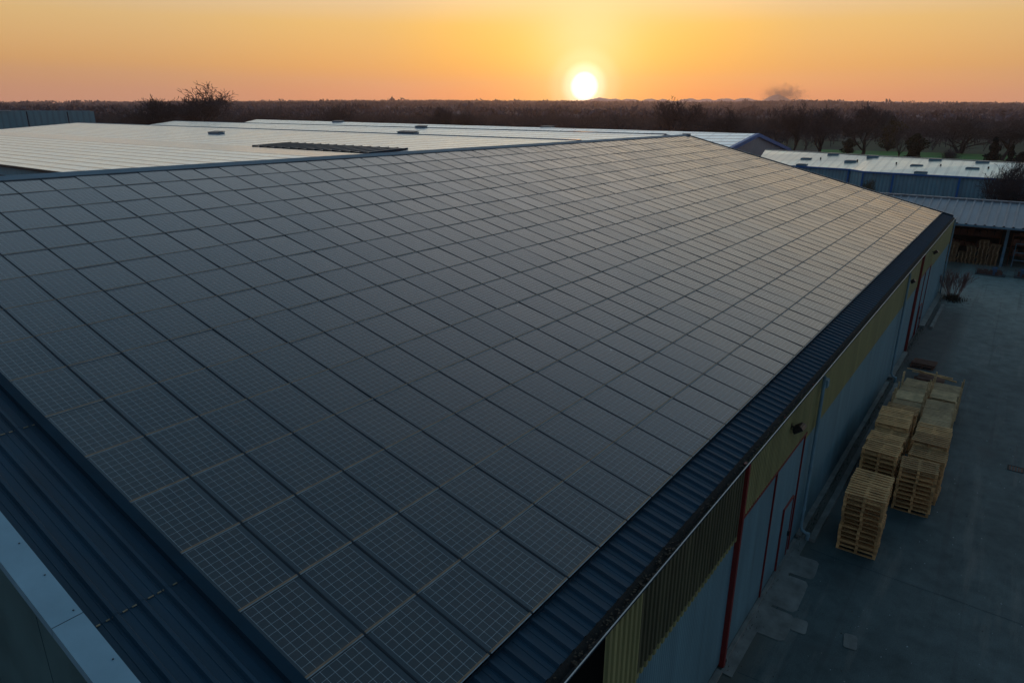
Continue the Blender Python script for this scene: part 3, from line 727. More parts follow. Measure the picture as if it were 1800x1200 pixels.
for k in range(9):
    p = C1-dd*(24+k*12.5); q = MB(); q.obox(p-bk*.15+Vector((0, 0, 2.4)), dd*8.5, bk*.3, (0, 0, 4.8)); q.build('loading_door', M['dark_in'], fb)

# ------------------------------------------------------------------ open canopy and its contents
cn = thing('open_canopy', (94, 3, 0), 'open-fronted storage canopy with ribbed grey roof on blue posts, sheltering pallets', 'canopy', absolute=True)
CX0, CX1, CX2, CY0, CY1 = 86.4, 94.2, 102, -16, 17
ZA, ZB = 4.32, 6.02
b = MB(); y = CY0; prof = []
while y < CY1-.01:
    prof += [(y, 0), (y+.55, 0), (y+.62, .10), (y+.74, .10), (y+.80, 0)]; y += .82
for (ya, ha), (yb, hb) in zip(prof[:-1], prof[1:]):
    if yb <= ya: continue
    b.quad((CX0, ya, ZA+ha), (CX1, ya, ZB+ha), (CX1, yb, ZB+hb), (CX0, yb, ZA+hb)); b.quad((CX1, ya, ZB+ha), (CX2, ya, ZA+ha), (CX2, yb, ZA+hb), (CX1, yb, ZB+hb))
b.build('roof', M['canopy_roof'], cn)
b = MB(); b.box(CX1-.22, CX1+.22, CY0, CY1, ZB+.04, ZB+.17); b.build('ridge_cap', M['canopy_roof'], cn)
b = MB(); b.box(CX0-.12, CX0, CY0, CY1, ZA-.2, ZA-.02); b.build('gutter', M['canopy_steel'], cn)
b = MB(); b.box(CX2-.1, CX2, CY0, CY1, 0, ZA-.05); b.box(CX0, CX2, CY1-.1, CY1, 0, ZA-.1); b.build('back_wall', M['dark_in'], cn)
for y in (.62, 7.7, -6.6, 14.5):
    q = MB(); q.box(87.98, 88.22, y-.13, y+.13, 0, ZA+.1); q.box(87.85, 88.35, y-.2, y+.2, 0, .03); q.build('post', M['canopy_steel'], cn)
b = MB(); b.box(88.0, 88.2, CY0, CY1, ZA+.1, ZA+.3); b.build('front_beam', M['canopy_steel'], cn)

# pallets ---------------------------------------------------------
def pallet_tpl(mat, W, D_, H, nb, label, posts=False):
    o = thing('wooden_pallet', (0, -500, 0), label, 'pallet')
    gap = (D_-nb*.095)/(nb-1) if not posts else (D_-nb*.112)/(nb-1); bw = .095 if not posts else .112
    q = MB(); rr = random.Random(nb)
    for k in range(nb):
        x = k*(bw+gap); j = (rr.random()-.5)*.02
        q.box(x, x+bw, j, W+j, H-.022, H)
    q.build('deck_board', mat, o)
    for y in (0, W/2-.05, W-.10):
        q = MB(); q.box(0.01, D_-.01, y, y+.10, H-.046, H-.0225)
        for x in (.005, D_/2-.07, D_-.145): q.box(x, x+.14, y+.002, y+.098, .022, H-.046)
        q.build('bearer', mat, o)
    q = MB()
    for x in (.0, D_/2-.05, D_-.10): q.box(x, x+.10, .0, W, 0, .0215)
    q.build('base_board', mat, o)
    return o
TP = pallet_tpl(M['wood'], 1.33, 1.08, .196, 6, 'pale pine pallet')
TO = pallet_tpl(M['wood_old'], 1.26, 1.26, .175, 8, 'weathered pallet', True)
TC = pallet_tpl(M['wood_dim'], .86, 1.1, .18, 7, 'pallet')
TR_ = pallet_tpl(M['wood_red'], 1.3, 1.05, .15, 7, 'pallet')
used = set()
def put(tpl, x, y, z, rz, label, group):
    o = copy_tree(tpl) if tpl.name in used else tpl
    used.add(tpl.name); o.location = (x, y, z); o.rotation_euler = (0, 0, rz); o['label'] = label; o['group'] = group; return o
def stack(tpl, x, y, n, H, desc, group, word='wooden pallet', jit=.05, z0=.004, lean=0.):
    last = None; r0_ = (rng.random()-.5)*.10; x += (rng.random()-.5)*.07; y += (rng.random()-.5)*.10
    for k in range(n):
        i = n-1-k
        pos = 'top' if i == 0 else ('bottom' if k == 0 else ORD[i]+' from the top')
        lab = f'{word}, {pos}, {desc}'
        last = put(tpl, x+(rng.random()-.5)*jit+lean*k, y+(rng.random()-.5)*jit, z0+k*(H+.001), r0_+(rng.random()-.5)*.045, lab, group)
    return last
G1 = 'pine pallets stacked in the yard'
AX = [24.86, 25.98]
stack(TP, 24.86, 1.86, 12, .196, 'in the stack nearest the camera', G1)
stack(TP, 25.99, 1.90, 12, .196, 'in the stack directly behind the nearest', G1)
for k, n in enumerate((10, 10, 11, 11)):
    stack(TP, 29.17+k*1.20, .56-.01*k, n, .196, f'{ORD[k]} stack of the outer row', G1)
for k, n in enumerate((11, 11, 10, 11, 11, 10)):
    stack(TP, 29.35+k*1.10, 2.06+.015*k, n, .196, f'{ORD[k]} stack of the row beside the wall', G1)
G2 = 'greyish close-boarded pallets with upright posts'
def posts(o, zs, xs=(0.03, 1.2), ys=(-.05, 1.27)):
    for x in xs:
        for y in ys:
            q = MB(); h = .45+rng.random()*.45; q.box(x, x+.07, y-.03, y+.04, -.9, h+.17); p = q.build('upright_post', M['wood_old']); p.parent = o
for k in range(4):
    posts(stack(TO, 37.0+k*1.36, 2.12, 8-(k > 1), .175, f'{ORD[k]} close-boarded stack beyond the wall-side row', G2, 'greyish pallet'), 0, xs=(.03,) if k % 2 else (.03, 1.18))
for k in range(3):
    posts(stack(TO, 35.25+k*1.30, .72, 8, .175, f'{ORD[k]} close-boarded stack behind the outer row', G2, 'greyish pallet'), 0, xs=(1.18,))
for k in range(2):
    posts(stack(TO, 40.0+k*1.32, .66, 7, .175, f'{ORD[k]} stack of the far outer pair', G2, 'greyish pallet', .1), 0)
G3 = 'odd pallets and planks lying behind the stacks'
put(TR_, 48.3, 2.5, .004, .04, 'dark reddish pallet lying flat alone behind all the stacks', G3)
o = put(TR_, 48.35, 2.45, .16, -.05, 'dark reddish pallet resting on the lone flat one', G3)
put(TR_, 45.3, 1.9, .004, .1, 'reddish low pallet under the loose crossed planks', G3)
for k, (a, z, x, y) in enumerate(((-.22, .42, 46.2, 2.4), (-.42, .50, 45.9, 2.1), (.05, .30, 46.8, 2.7))):
    q = MB(); q.box(-.06, .06, -1.1, 1.1, -.02, .02); q.box(-.05, .05, -1.1, -.4, .02, .045)
    o = q.build('loose_plank', M['wood']); o.location = (x, y, z); o.rotation_euler = (R(4*(k-1)), R(3), a)
    tag(o, ('long pale plank lying across the loose reddish pallet', 'slanting plank, longest, pointing toward the outer row', 'short pale plank lying flattest beyond the crossed ones')[k], 'plank', G3)
q = MB(); q.box(45.55, 46.9, 1.7, 3.1, .16, .28); o = q.build('timber_bearer', M['wood_red']); tag(o, 'low reddish timber bearer under the loose planks', 'timber', G3)
G4 = 'pallets stacked under the canopy'
for x, y, n, d_ in ((87.9, 4.72, 11, 'leftmost stack under the canopy'), (87.9, 3.72, 6, 'low second stack under the canopy'), (87.8, 3.02, 10, 'third stack under the canopy'),
                    (87.7, 2.02, 14, 'tallest stack left of the blue post'), (87.75, 1.02, 12, 'stack just left of the blue post')):
    stack(TC, x, y, n, .18, d_, G4, jit=.14)
# low wire cages
def cage(x, y, L, W, lab):
    o = thing('wire_cage', (x, y, 0), lab, 'cage', 'low wire cages before the canopy', True)
    q = MB(); q.box(x, x+W, y, y+L, .05, .13)
    for yy in (y, y+L/2, y+L-.1):
        for xx in (x, x+W-.1): q.box(xx, xx+.1, yy, yy+.1, 0, .05)
    q.build('base', M['grey_steel'], o)
    q = MB(); H = .85
    for (xa, ya, xb, yb) in ((x, y, x, y+L), (x+W, y, x+W, y+L), (x, y, x+W, y), (x, y+L, x+W, y+L)):
        n = max(4, int(math.hypot(xb-xa, yb-ya)/.12))
        for i in range(n+1):
            px, py = xa+(xb-xa)*i/n, ya+(yb-ya)*i/n; q.box(px-.009, px+.009, py-.009, py+.009, .13, H)
        for z in (.3, .48, .66, H):
            q.box(min(xa, xb)-.01, max(xa, xb)+.01, min(ya, yb)-.01, max(ya, yb)+.01, z-.01, z+.01)
    q.build('mesh_side', M['grey_steel'], o)
    q = MB()
    for i in range(9):
        cx_, cy_ = x+.3+(W-.6)*rng.random(), y+.3+(L-.6)*rng.random(); q.box(cx_-.22, cx_+.22, cy_-.2, cy_+.2, .13, .3+.3*rng.random())
    q.build('contents', M['rust'], o)
    return o
cg = cage(82.2, .0, 2.5, 1.1, 'long low wire cage of scrap standing before the stacked pallets')
q = MB(); q.tube([(82.5, .95, .13), (82.5, .95, .85)], .22, 16); o = q.build('blue_drum', M['blue_plastic']); tag(o, 'small blue drum standing in the long wire cage', 'drum')
cage(82.6, -3.4, 2.7, 1.1, 'wire cage cut off at the right edge of the picture')
q = MB(); q.box(82.9, 83.4, -1.75, -1.15, .13, .75); q.box(82.88, 83.42, -1.77, -1.13, .75, .80); o = q.build('blue_bin', M['blue_plastic']); tag(o, 'blue bin inside the wire cage at the right edge', 'bin')
# racks with reddish frames behind the post
def rack(x, y, L, H, lab, shelves=(1.2, 2.4)):
    o = thing('storage_rack', (x, y, 0), lab, 'rack', 'steel racks under the canopy', True)
    for yy in (y, y+L):
        for xx in (x, x+1.0):
            q = MB(); q.box(xx, xx+.09, yy-.045, yy+.045, 0, H); q.build('upright', M['rust'], o)
    for z in shelves:
        q = MB(); q.box(x, x+.08, y, y+L, z-.1, z); q.box(x+1.0, x+1.08, y, y+L, z-.1, z); q.build('beam', M['rust'], o)
        q = MB(); yy = y+.1
        while yy < y+L-.5:
            w_ = .35+.3*rng.random(); q.box(x+.1, x+.95, yy, yy+w_, z, z+.25+.4*rng.random()); yy += w_+.08
        q.build('load', M['wood_red'], o)
rack(89.6, -2.9, 3.0, 3.3, 'reddish steel rack right of the blue post', (1.1, 2.2, 3.2))
rack(89.3, -6.4, 3.0, 3.0, 'reddish steel rack at the canopy right end')
rack(92.5, 1.2, 5.5, 3.4, 'rack in the dark behind the stacked pallets', (1.2, 2.4, 3.3))
q = MB(); q.box(88.6, 88.7, -.35, -.27, 0, 2.5); q.box(88.6, 88.7, -3.2, -3.12, 0, 2.5); q.box(88.6, 88.7, -3.2, -.27, 2.42, 2.5); q.box(88.6, 88.68, -3.1, -.36, .7, .78); q.box(88.6, 88.68, -3.1, -.36, 1.5, 1.58)
o = q.build('steel_frame', M['canopy_steel']); tag(o, 'pale steel frame standing right of the blue post', 'frame')

# ------------------------------------------------------------------ yard
def sheet(name, pts, z, mat, kind='structure'):
    q = MB(); q.v = [(x, y, z) for x, y in pts]; q.f = [tuple(range(len(pts)))]; q.m = [0]; q.uv = [(0, 0)]*len(pts)
    o = q.build(name, mat); o['kind'] = kind; return o
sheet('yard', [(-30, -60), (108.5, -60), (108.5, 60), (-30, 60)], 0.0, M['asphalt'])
def blob(cx, cy, a, b_, rot, n=18, p=4, jag=.04):
    out = []
    for k in range(n):
        w = 2*math.pi*k/n; c, s = math.cos(w), math.sin(w); r = 1/((abs(c)**p+abs(s)**p)**(1/p))*(1+jag*(rng.random()-.5))
        x, y = a*c*r, b_*s*r; out.append((cx+x*math.cos(rot)-y*math.sin(rot), cy+x*math.sin(rot)+y*math.cos(rot)))
    return out
for i, (cx, cy, a, b_, r_) in enumerate(((22.95, 3.86, .62, .50, .06), (21.2, 3.84, .95, .46, .03), (19.4, 3.92, .72, .62, .0), (19.75, 3.10, .33, .22, .1), (19.98, 1.66, .34, .19, .15))):
    sheet('concrete_patch', blob(cx, cy, a, b_, r_, 28, 8, .03), .004*(1+i), M['concrete'])
sheet('concrete_apron', [(16.4, 4.1), (25, 4.1), (25, 4.45), (16.4, 4.45)], .026, M['concrete'])
pts = [(24.0, 3.7)]
b = MB()
def crack(path, w_):
    for (xa, ya), (xb, yb) in zip(path[:-1], path[1:]):
        d = Vector((xb-xa, yb-ya, 0)).normalized(); n_ = Vector((-d.y, d.x, 0))*w_/2
        a, c = Vector((xa, ya, .006)), Vector((xb, yb, .006)); b.quad(a-n_, c-n_, c+n_, a+n_)
def wob(x0, y0, x1, y1, n=22, am=.05): return [(x0+(x1-x0)*i/n+(rng.random()-.5)*am, y0+(y1-y0)*i/n+(rng.random()-.5)*am) for i in range(n+1)]
crack(wob(24.2, 3.9, 24.0, -8), .014); crack(wob(22.05, 4.3, 22.0, 3.4, 6), .02); crack(wob(20.45, 4.3, 20.5, 3.3, 6), .02); crack(wob(18.7, 3.9, 22, 3.95, 12), .015); crack(wob(16.7, 4.0, 17.5, -6), .012)
o = b.build('pavement_joint', M['edge']); o['kind'] = 'structure'
o = thing('drain_cover', (36.2, -2.1, 0), 'small rusty slotted drain cover set in the asphalt at right', 'drain cover', absolute=True)
q = MB()
for k in range(5): q.box(35.95, 36.45, -2.35+k*.11, -2.30+k*.11, .004, .018)
q.build('grate', M['rust'], o)
q = MB(); q.box(35.90, 35.95, -2.40, -1.78, .003, .02); q.box(36.45, 36.5, -2.40, -1.78, .003, .02); q.box(35.95, 36.45, -2.40, -2.36, .003, .02); q.box(35.95, 36.45, -1.84, -1.78, .003, .02); q.build('frame', M['grate'], o)
b = MB()                                         # litter chips on the yard
for i in range(420):
    x, y = 17+nrg.random()**1.2*60, 4.1-nrg.random()*9
    s = .012+.03*nrg.random()**2; a = nrg.random()*3
    b.obox((x, y, .008), (s*math.cos(a), s*math.sin(a), 0), (-s*.6*math.sin(a), s*.6*math.cos(a), 0), (0, 0, .01), int(nrg.random()*2))
o = b.build('yard_litter', [M['leaf'], M['trim_pale']]); tag(o, 'specks of leaves and chips scattered over the asphalt yard', 'litter', kind='stuff')
b = MB()
for i in range(1500):
    x = 16.5+nrg.random()*54; y = YW-.12-abs(nrg.normal())*.16
    if 16.9 < x < 24.3 and nrg.random() < .7: continue
    h = .03+.10*nrg.random(); a = nrg.random()*6.28; w_ = .012
    c = Vector((x, y, .0)); d = Vector((math.cos(a), math.sin(a), 0)); tp = c+Vector((nrg.normal()*.03, nrg.normal()*.03, h))
    b.quad(c-d*w_, c+d*w_, tp+d*.002, tp-d*.002)
o = b.build('weeds', M['ivy']); tag(o, 'thin weeds and dirt growing along the foot of the warehouse wall', 'weeds', kind='stuff')
# ------------------------------------------------------------------ trees
def grow(seed, H, spread, levels=5, upb=.35, r0=None, nbase=1, low=.18, kids=(3, 4), taper=.62, tr=.36, lr=.62):
    """bare deciduous tree: limbs (thick) and twigs (thin) as two tube sets"""
    rr = np.random.default_rng(seed); limbs = []; twigs = []
    r0 = r0 or H*.018
    def branch(p, d, L, r, lv):
        n = 4 if lv < 2 else 3; pts = [p]; rad = [r]
        for i in range(n):
            d = d+rr.normal(0, .10+.03*lv, 3); d[2] += upb*(.25 if lv else .1); d /= np.linalg.norm(d)
            p = p+d*L/n; pts.append(p); rad.append(r*(1-(i+1)/n*(1-taper)) if lv < levels else r*(1-.8*(i+1)/n))
        (limbs if lv <= 1 else twigs).append((pts, rad))
        if lv >= levels: return
        k = rr.integers(kids[0], kids[1]+1)+(2 if lv == 0 else 0)
        for j in range(k):
            i = rr.integers(max(1, 1 if lv else 2), n+1) if j else n
            q = pts[i]; a = rr.random()*2*np.pi; tilt = (.35+.55*rr.random())*(1.15 if lv == 0 else 1.)
            e = np.array([math.cos(a), math.sin(a), 0.]); e = e-d*e.dot(d); e /= np.linalg.norm(e)+1e-6
            nd = d*math.cos(tilt*spread)+e*math.sin(tilt*spread)
            branch(q, nd/np.linalg.norm(nd), L*(lr+.22*rr.random()), rad[i]*(.55+.15*rr.random()), lv+1)
    for k in range(nbase):
        a = 2*np.pi*k/nbase+rr.random(); o = .0 if nbase == 1 else .25
        d = np.array([math.cos(a)*o*1.2, math.sin(a)*o*1.2, 1.])
        branch(np.array([math.cos(a)*o, math.sin(a)*o, -.1]), d/np.linalg.norm(d), H*tr, r0, 0)
    return limbs, twigs
def tubes_np(sets, nsd, minr):
    V = []; Q = []; base = 0
    for pts, rad in sets:
        pts = np.array(pts); rad = np.maximum(np.array(rad), minr)
        t_ = np.gradient(pts, axis=0); t_ /= np.linalg.norm(t_, axis=1, keepdims=True)+1e-9
        a = np.cross(t_, [.31, .17, .93]); a /= np.linalg.norm(a, axis=1, keepdims=True)+1e-9; b_ = np.cross(t_, a)
        w = 2*np.pi*np.arange(nsd)/nsd
        ring = pts[:, None]+rad[:, None, None]*(a[:, None]*np.cos(w)[None, :, None]+b_[:, None]*np.sin(w)[None, :, None])
        V.append(ring.reshape(-1, 3)); n = len(pts)
        i = np.arange(n-1)[:, None]*nsd; k = np.arange(nsd)[None]; k2 = (k+1) % nsd
        Q.append(np.stack([base+i+k, base+i+k2, base+i+nsd+k2, base+i+nsd+k], -1).reshape(-1, 4)); base += n*nsd
    return np.concatenate(V), np.concatenate(Q)
def tree_tpl(seed, H, spread, minr=.035, **k):
    li, tw = grow(seed, H, spread, **k)
    vl, ql = tubes_np(li, 6, minr); vt, qt = tubes_np(tw, 3, minr)
    f = H/np.percentile(vt[:, 2], 97.5)
    mx, my = np.median(vt[:, 0]), np.median(vt[:, 1])
    for v_ in (vl, vt): v_[:, 0] -= mx*np.clip(v_[:, 2]*f/H*2, 0, 1); v_[:, 1] -= my*np.clip(v_[:, 2]*f/H*2, 0, 1)
    wid = np.percentile(np.hypot(vt[:, 0], vt[:, 1]), 94)*f
    return (vl*f, ql, vt*f, qt, wid)
def mk_tree(tp, loc, rz, scale, label, name='bare_tree', cat='tree', group=None, mat='twig', tm='bark'):
    o = thing(name, loc, label, cat, group); o.rotation_euler = (0, 0, rz); o.scale = scale
    key = id(tp[0])
    if key+hash(mat) not in cache:
        a = np_mesh('trunk', tp[0], tp[1], M[tm], o); c = np_mesh('crown', tp[2], tp[3], M[mat], o); cache[key+hash(mat)] = (a.data, c.data)
    else:
        for nm, me in zip(('trunk', 'crown'), cache[key+hash(mat)]):
            c = bpy.data.objects.new(nm, me); col.objects.link(c); c.parent = o
    return o
cache = {}
T = [tree_tpl(5, 16, .9, minr=.024, levels=6, kids=(3, 4), tr=.24, lr=.60, upb=.28), tree_tpl(8, 16, .85, minr=.026, levels=6, kids=(3, 4), tr=.24, lr=.60, upb=.3),
     tree_tpl(15, 16, 1.15, minr=.034, levels=5, nbase=3, kids=(3, 3), tr=.22, lr=.66, upb=.4), tree_tpl(29, 16, .85, minr=.034, levels=6, upb=.55, kids=(2, 3), tr=.28, lr=.64)]
TG = 'leafless trees beyond the sheds'
spots = [  # px, top py, distance, width in px, template, label
    (346, 160, 278, 92, 0, 'widest bare tree on the skyline, at left above the pale shed roof'),
    (271, 177, 282, 66, 1, 'rounder bare tree just left of the widest one'),
    (228, 190, 290, 50, 3, 'small dim tree beside the end of the teal building'),
    (592, 188, 305, 66, 2, 'low spreading bare tree between the big left trees and the sun'),
    (776, 191, 285, 40, 1, 'slim pale bare tree left of the sun'), (818, 198, 285, 44, 2, 'low bushy tree just left of the sun'),
    (1085, 199, 285, 60, 3, 'low tree right of the sun glow'),
    (1190, 180, 262, 64, 1, 'tall bare tree whose top touches the skyline right of the sun'),
    (1235, 190, 270, 54, 3, 'bare tree directly right of the skyline-touching one'),
    (1278, 196, 270, 50, 0, 'low bare tree above the blue-trimmed gable'),
    (1372, 191, 262, 62, 3, 'bare tree right above the grey gable corner'), (1402, 190, 262, 50, 0, 'narrow tree between the gable corner and the dense pair'),
    (1452, 194, 255, 62, 1, 'dense bare tree left of the green field'), (1530, 190, 258, 66, 1, 'tall bare tree standing alone before the green field'),
    (1588, 222, 262, 44, 3, 'small bare tree left of the ivy-clad one'),
    (1700, 205, 330, 80, 2, 'bare tree beyond the right end of the green field'), (1775, 215, 290, 74, 0, 'bare tree behind the dark conifer'),
    (1672, 262, 236, 26, 2, 'little bare shrub-like tree on the green field')]
for i, (px, py, r, wp, k, lab) in enumerate(spots):
    x, y, h = toward(px, py+3, r); zs = h/16.; ws = (wp/2/F*r*1.25)/T[k][4]
    mk_tree(T[k], (x, y, 0), rng.random()*6.28, (ws, ws, zs), lab, group=TG)
# bare multi-stem tree between canopy and blue shed
TB = tree_tpl(41, 9, .75, minr=.018, levels=5, nbase=4, kids=(3, 4), upb=.55, r0=.10)
x, y, h = toward(1786, 294, 105); mk_tree(TB, (x, y, 0), 1., (2.9/TB[4], 2.9/TB[4], h/9), 'many-stemmed bare tree in front of the blue shed at right', mat='twig')
x, y, h = toward(1527, 322, 104); mk_tree(TB, (x, y, 0), 2., (1.3/TB[4], 1.3/TB[4], h/9), 'small olive shrub peeping over the warehouse roof edge', name='shrub', cat='shrub', mat='twig_warm')
# dry bush at the far corner of the warehouse
TBu = tree_tpl(57, 2.3, .45, minr=.009, levels=3, nbase=11, kids=(2, 3), upb=.5, r0=.02, low=.05)
o = mk_tree(TBu, (70.2, 3.35, 0), 0., (1.05/TBu[4]*1.25, 1.05/TBu[4]*1.25, 1.), 'dry reddish bush growing at the far corner of the warehouse', name='dry_bush', cat='bush', mat='reddry', tm='reddry')
b = MB()
for i in range(900):
    a = nrg.random()*6.28; r = abs(nrg.normal())*.62; x, y = 69.4+math.cos(a)*r*1.4, 3.3+math.sin(a)*r*.9; h = (.5-.25*r)*nrg.random()+.05
    if y > YW-.1: continue
    c = Vector((x, y, 0)); d = Vector((math.cos(a*7), math.sin(a*7), 0))*.02; tp = c+Vector((nrg.normal()*.12, nrg.normal()*.12, max(h, .05))); b.quad(c-d, c+d, tp+d*.2, tp-d*.2)
o = b.build('undergrowth', M['leaf']); tag(o, 'dark tangled undergrowth around the foot of the dry bush', 'undergrowth', kind='stuff')
# leafy / evergreen crowns from many small faces
def leafy(name, loc, H, Rw, shape, n, size, mat, label, cat='tree', seed=1):
    rr = np.random.default_rng(seed); o = thing(name, loc, label, cat)
    q = MB(); q.tube([(0, 0, -.1), (0, 0, H*.4), (0.1, 0, H*.8)], [.22, .16, .05], 7)
    for k in range(9):
        a = rr.random()*6.28; z = H*(.2+.6*rr.random()); q.tube([(0, 0, z), (math.cos(a)*Rw*.6, math.sin(a)*Rw*.6, z+H*.05)], [.07, .02], 5)
    q.build('trunk', M['bark'], o)
    zz = rr.random(n*2); keep = []
    cl = rr.random((26, 3))*[6.28, 1, .6]
    z = rr.random(n); 
    if shape == 'cone': env = (1-z)**.8*(.75+.35*np.sin(z*26+rr.random(n)))+.06
    else: env = np.sqrt(np.maximum(1-(2*z-1.05)**2, .03))*(.7+.3*np.sin(z*11))
    a = rr.random(n)*6.28; r = np.sqrt(rr.random(n))*env*(.75+.35*np.sin(a*3+z*9))
    P_ = np.stack([np.cos(a)*r*Rw, np.sin(a)*r*Rw, (.04+.96*z)*H], 1)
    d1 = rr.normal(0, 1, (n, 3)); d1 /= np.linalg.norm(d1, axis=1, keepdims=True); d2 = np.cross(d1, rr.normal(0, 1, (n, 3))); d2 /= np.linalg.norm(d2, axis=1, keepdims=True)
    s = size*(.5+rr.random((n, 1)))
    V = np.stack([P_-d1*s, P_+d2*s*.6, P_+d1*s, P_-d2*s*.6], 1).reshape(-1, 3)
    np_mesh('crown', V, np.arange(n*4).reshape(-1, 4), M[mat], o); return o
x, y, h = toward(1614, 236, 238); leafy('ivy_clad_tree', (x, y, 0), h, 4.0, 'round', 5200, .30, 'ivy', 'olive ivy-clad tree at the left end of the green field', seed=3)
x, y, h = toward(1752, 242, 205); leafy('conifer', (x, y, 0), h, 3.4, 'cone', 5200, .28, 'needle', 'dark pointed conifer behind the cream shed roof at right', seed=5)
x, y, h = toward(1781, 256, 205); leafy('conifer', (x, y, 0), h, 2.0, 'cone', 3000, .26, 'needle', 'smaller slim conifer right of the dark pointed one', seed=6)
x, y, h = toward(1798, 268, 200); leafy('evergreen_shrub', (x, y, 0), h, 2.4, 'round', 2400, .26, 'needle', 'dark evergreen shrub at the right edge above the cream roof', 'shrub', seed=7)
x, y, h = toward(1495, 238, 300); leafy('shrub', (x, y, 0), 5.5, 4.0, 'round', 1800, .3, 'ivy', 'low olive shrub behind the lone tall bare tree', 'shrub', seed=8)
x, y, h = toward(1570, 205, 330); leafy('budding_tree', (x, y, 0), h, 6.5, 'round', 4200, .32, 'twig_warm', 'yellowish budding tree right of the tall lone bare tree', seed=9)

# ------------------------------------------------------------------ terrain, woods, mountains
SK = [(-30, .60), (1.2, .61), (4.3, .61), (9.4, .61), (11.9, .72), (17, .74), (20, .64), (23.1, .60), (27, .66), (32, .71), (41, .66), (54, .52), (63, .35), (71.5, .20), (85, .18), (100, .2)]
def skyl(az):
    return np.interp(np.degrees(az), [a for a, _ in SK], [e for _, e in SK])
RS = 4600.
def terr(x, y):
    r = np.hypot(x, y); az = np.arctan2(y, x); tgt = HG+RS*np.tan(np.radians(skyl(az)))-21.
    q = np.clip((r-520)/(RS-520), 0, 1); und = 5*np.sin(x/310.+1)*np.sin(y/270.)+3*np.sin(x/130.+y/170.)
    z = tgt*q**1.25+und*np.clip((r-450)/900, 0, 1)*np.clip((RS+200-r)/1200, 0, 1)-.03
    z = np.where(r > RS, tgt-(r-RS)*.045, z); return z
ra = np.concatenate([[0.], np.linspace(150, 520, 12), np.geomspace(600, 5200, 46)]); na = 240
aa = np.linspace(R(-60), R(140), na)
Rg, Ag = np.meshgrid(ra, aa, indexing='ij'); X, Y = Rg*np.cos(Ag), Rg*np.sin(Ag); Z = terr(X, Y)
Z = np.where(Rg < 151, -.03, Z)
V = np.stack([X, Y, Z], -1).reshape(-1, 3); nr_ = len(ra)
i = np.arange(nr_-1)[:, None]*na; j = np.arange(na-1)[None]
Q = np.stack([i+j, i+na+j, i+na+j+1, i+j+1], -1).reshape(-1, 4)
o = np_mesh('terrain', V, Q, M['land']); o['kind'] = 'structure'
sheet('far_ground', [(-5200, -5200), (5500, -5200), (5500, 5500), (-5200, 5500)], -.8, M['land'])
fx = [toward(1440, 262, 255)[:2], toward(1800, 275, 232)[:2], toward(1860, 258, 330)[:2], toward(1640, 256, 330)[:2], toward(1440, 254, 330)[:2]]
sheet('field', [fx[0], fx[1], fx[2], fx[3], fx[4]], .02, M['grass'])
fx = [toward(1392, 199, 1500)[:2], toward(1418, 199, 1500)[:2], toward(1420, 197, 1750)[:2], toward(1390, 197, 1750)[:2]]
# wood near the sheds: merged simple bare trees
def wood_mesh(name, n, r0, r1, tmpl, hh, label, mats, gap=None, seed=4, jitter=.3, azr=(-8, 82)):
    rr = np.random.default_rng(seed); Vs = []; Qs = []; base = 0
    rad = np.sqrt(rr.random(n)*(r1*r1-r0*r0)+r0*r0); az = np.radians(azr[0]+(azr[1]-azr[0])*rr.random(n))
    x = rad*np.cos(az); y = rad*np.sin(az); z = terr(x, y)
    k = 0
    for xx, yy, zz, a, r in zip(x, y, z, az, rad):
        if gap and gap(math.degrees(a), r): continue
        v, q = tmpl[k % len(tmpl)]; k += 1
        s = hh*(1-jitter/2+jitter*rr.random())*(1.35 if rr.random() < .012 else 1.); th_ = rr.random()*6.28; c, s_ = math.cos(th_), math.sin(th_)
        w = s*(.85+.4*rr.random())
        P_ = np.stack([(v[:, 0]*c-v[:, 1]*s_)*w+xx, (v[:, 0]*s_+v[:, 1]*c)*w+yy, v[:, 2]*s+zz], 1)
        Vs.append(P_); Qs.append(q+base); base += len(v)
    o = np_mesh(name, np.concatenate(Vs), np.concatenate(Qs), mats); tag(o, label, 'woodland', kind='stuff'); return o
def unit(seed, levels, minr, kids):
    li, tw = grow(seed, 1., 1., levels=levels, kids=kids, r0=.016); v, q = tubes_np(li+tw, 3, minr)
    return v/v[:, 2].max(), q
TU = [unit(60+k, 4, .0042, (3, 3)) for k in range(5)]
def gapf(a, r): return (r < 335 and -1 < a < 13.5) or (r < 300 and a < 34) or (a > 58 and r < 480) or (r < 300)
wood_mesh('near_wood', 1900, 255, 620, TU, 11.5, 'leafless brown wood beyond the sheds', M['twig'], gapf, 4)
def blobs(seed, nf=46):
    rr = np.random.default_rng(seed); a = rr.random(nf)*6.28; z = rr.random(nf); r = np.sqrt(rr.random(nf))*np.sqrt(np.maximum(1-(1.6*z-.75)**2, .05))*.55
    P_ = np.stack([np.cos(a)*r, np.sin(a)*r, z*.85+.12], 1); d1 = rr.normal(0, 1, (nf, 3))*[.5, .5, 1.2]; d1 /= np.linalg.norm(d1, axis=1, keepdims=True)
    d2 = np.cross(d1, rr.normal(0, 1, (nf, 3))); d2 /= np.linalg.norm(d2, axis=1, keepdims=True); s = .17*(.5+rr.random((nf, 1)))
    return np.stack([P_-d1*s, P_+d2*s*.45, P_+d1*s, P_-d2*s*.45], 1).reshape(-1, 3), np.arange(nf*4).reshape(-1, 4)
BU = [blobs(90+k) for k in range(6)]
wood_mesh('middle_wood', 9000, 560, 2000, BU, 12., 'dim purple-brown woods in the middle distance', M['canopy'], None, 5, .45, (-10, 84))
BU2 = [blobs(190+k, 24) for k in range(6)]
wood_mesh('far_wood', 15000, 1900, 4650, BU2, 17., 'hazy wooded hills along the skyline', M['canopy'], None, 6, .6, (-10, 84))
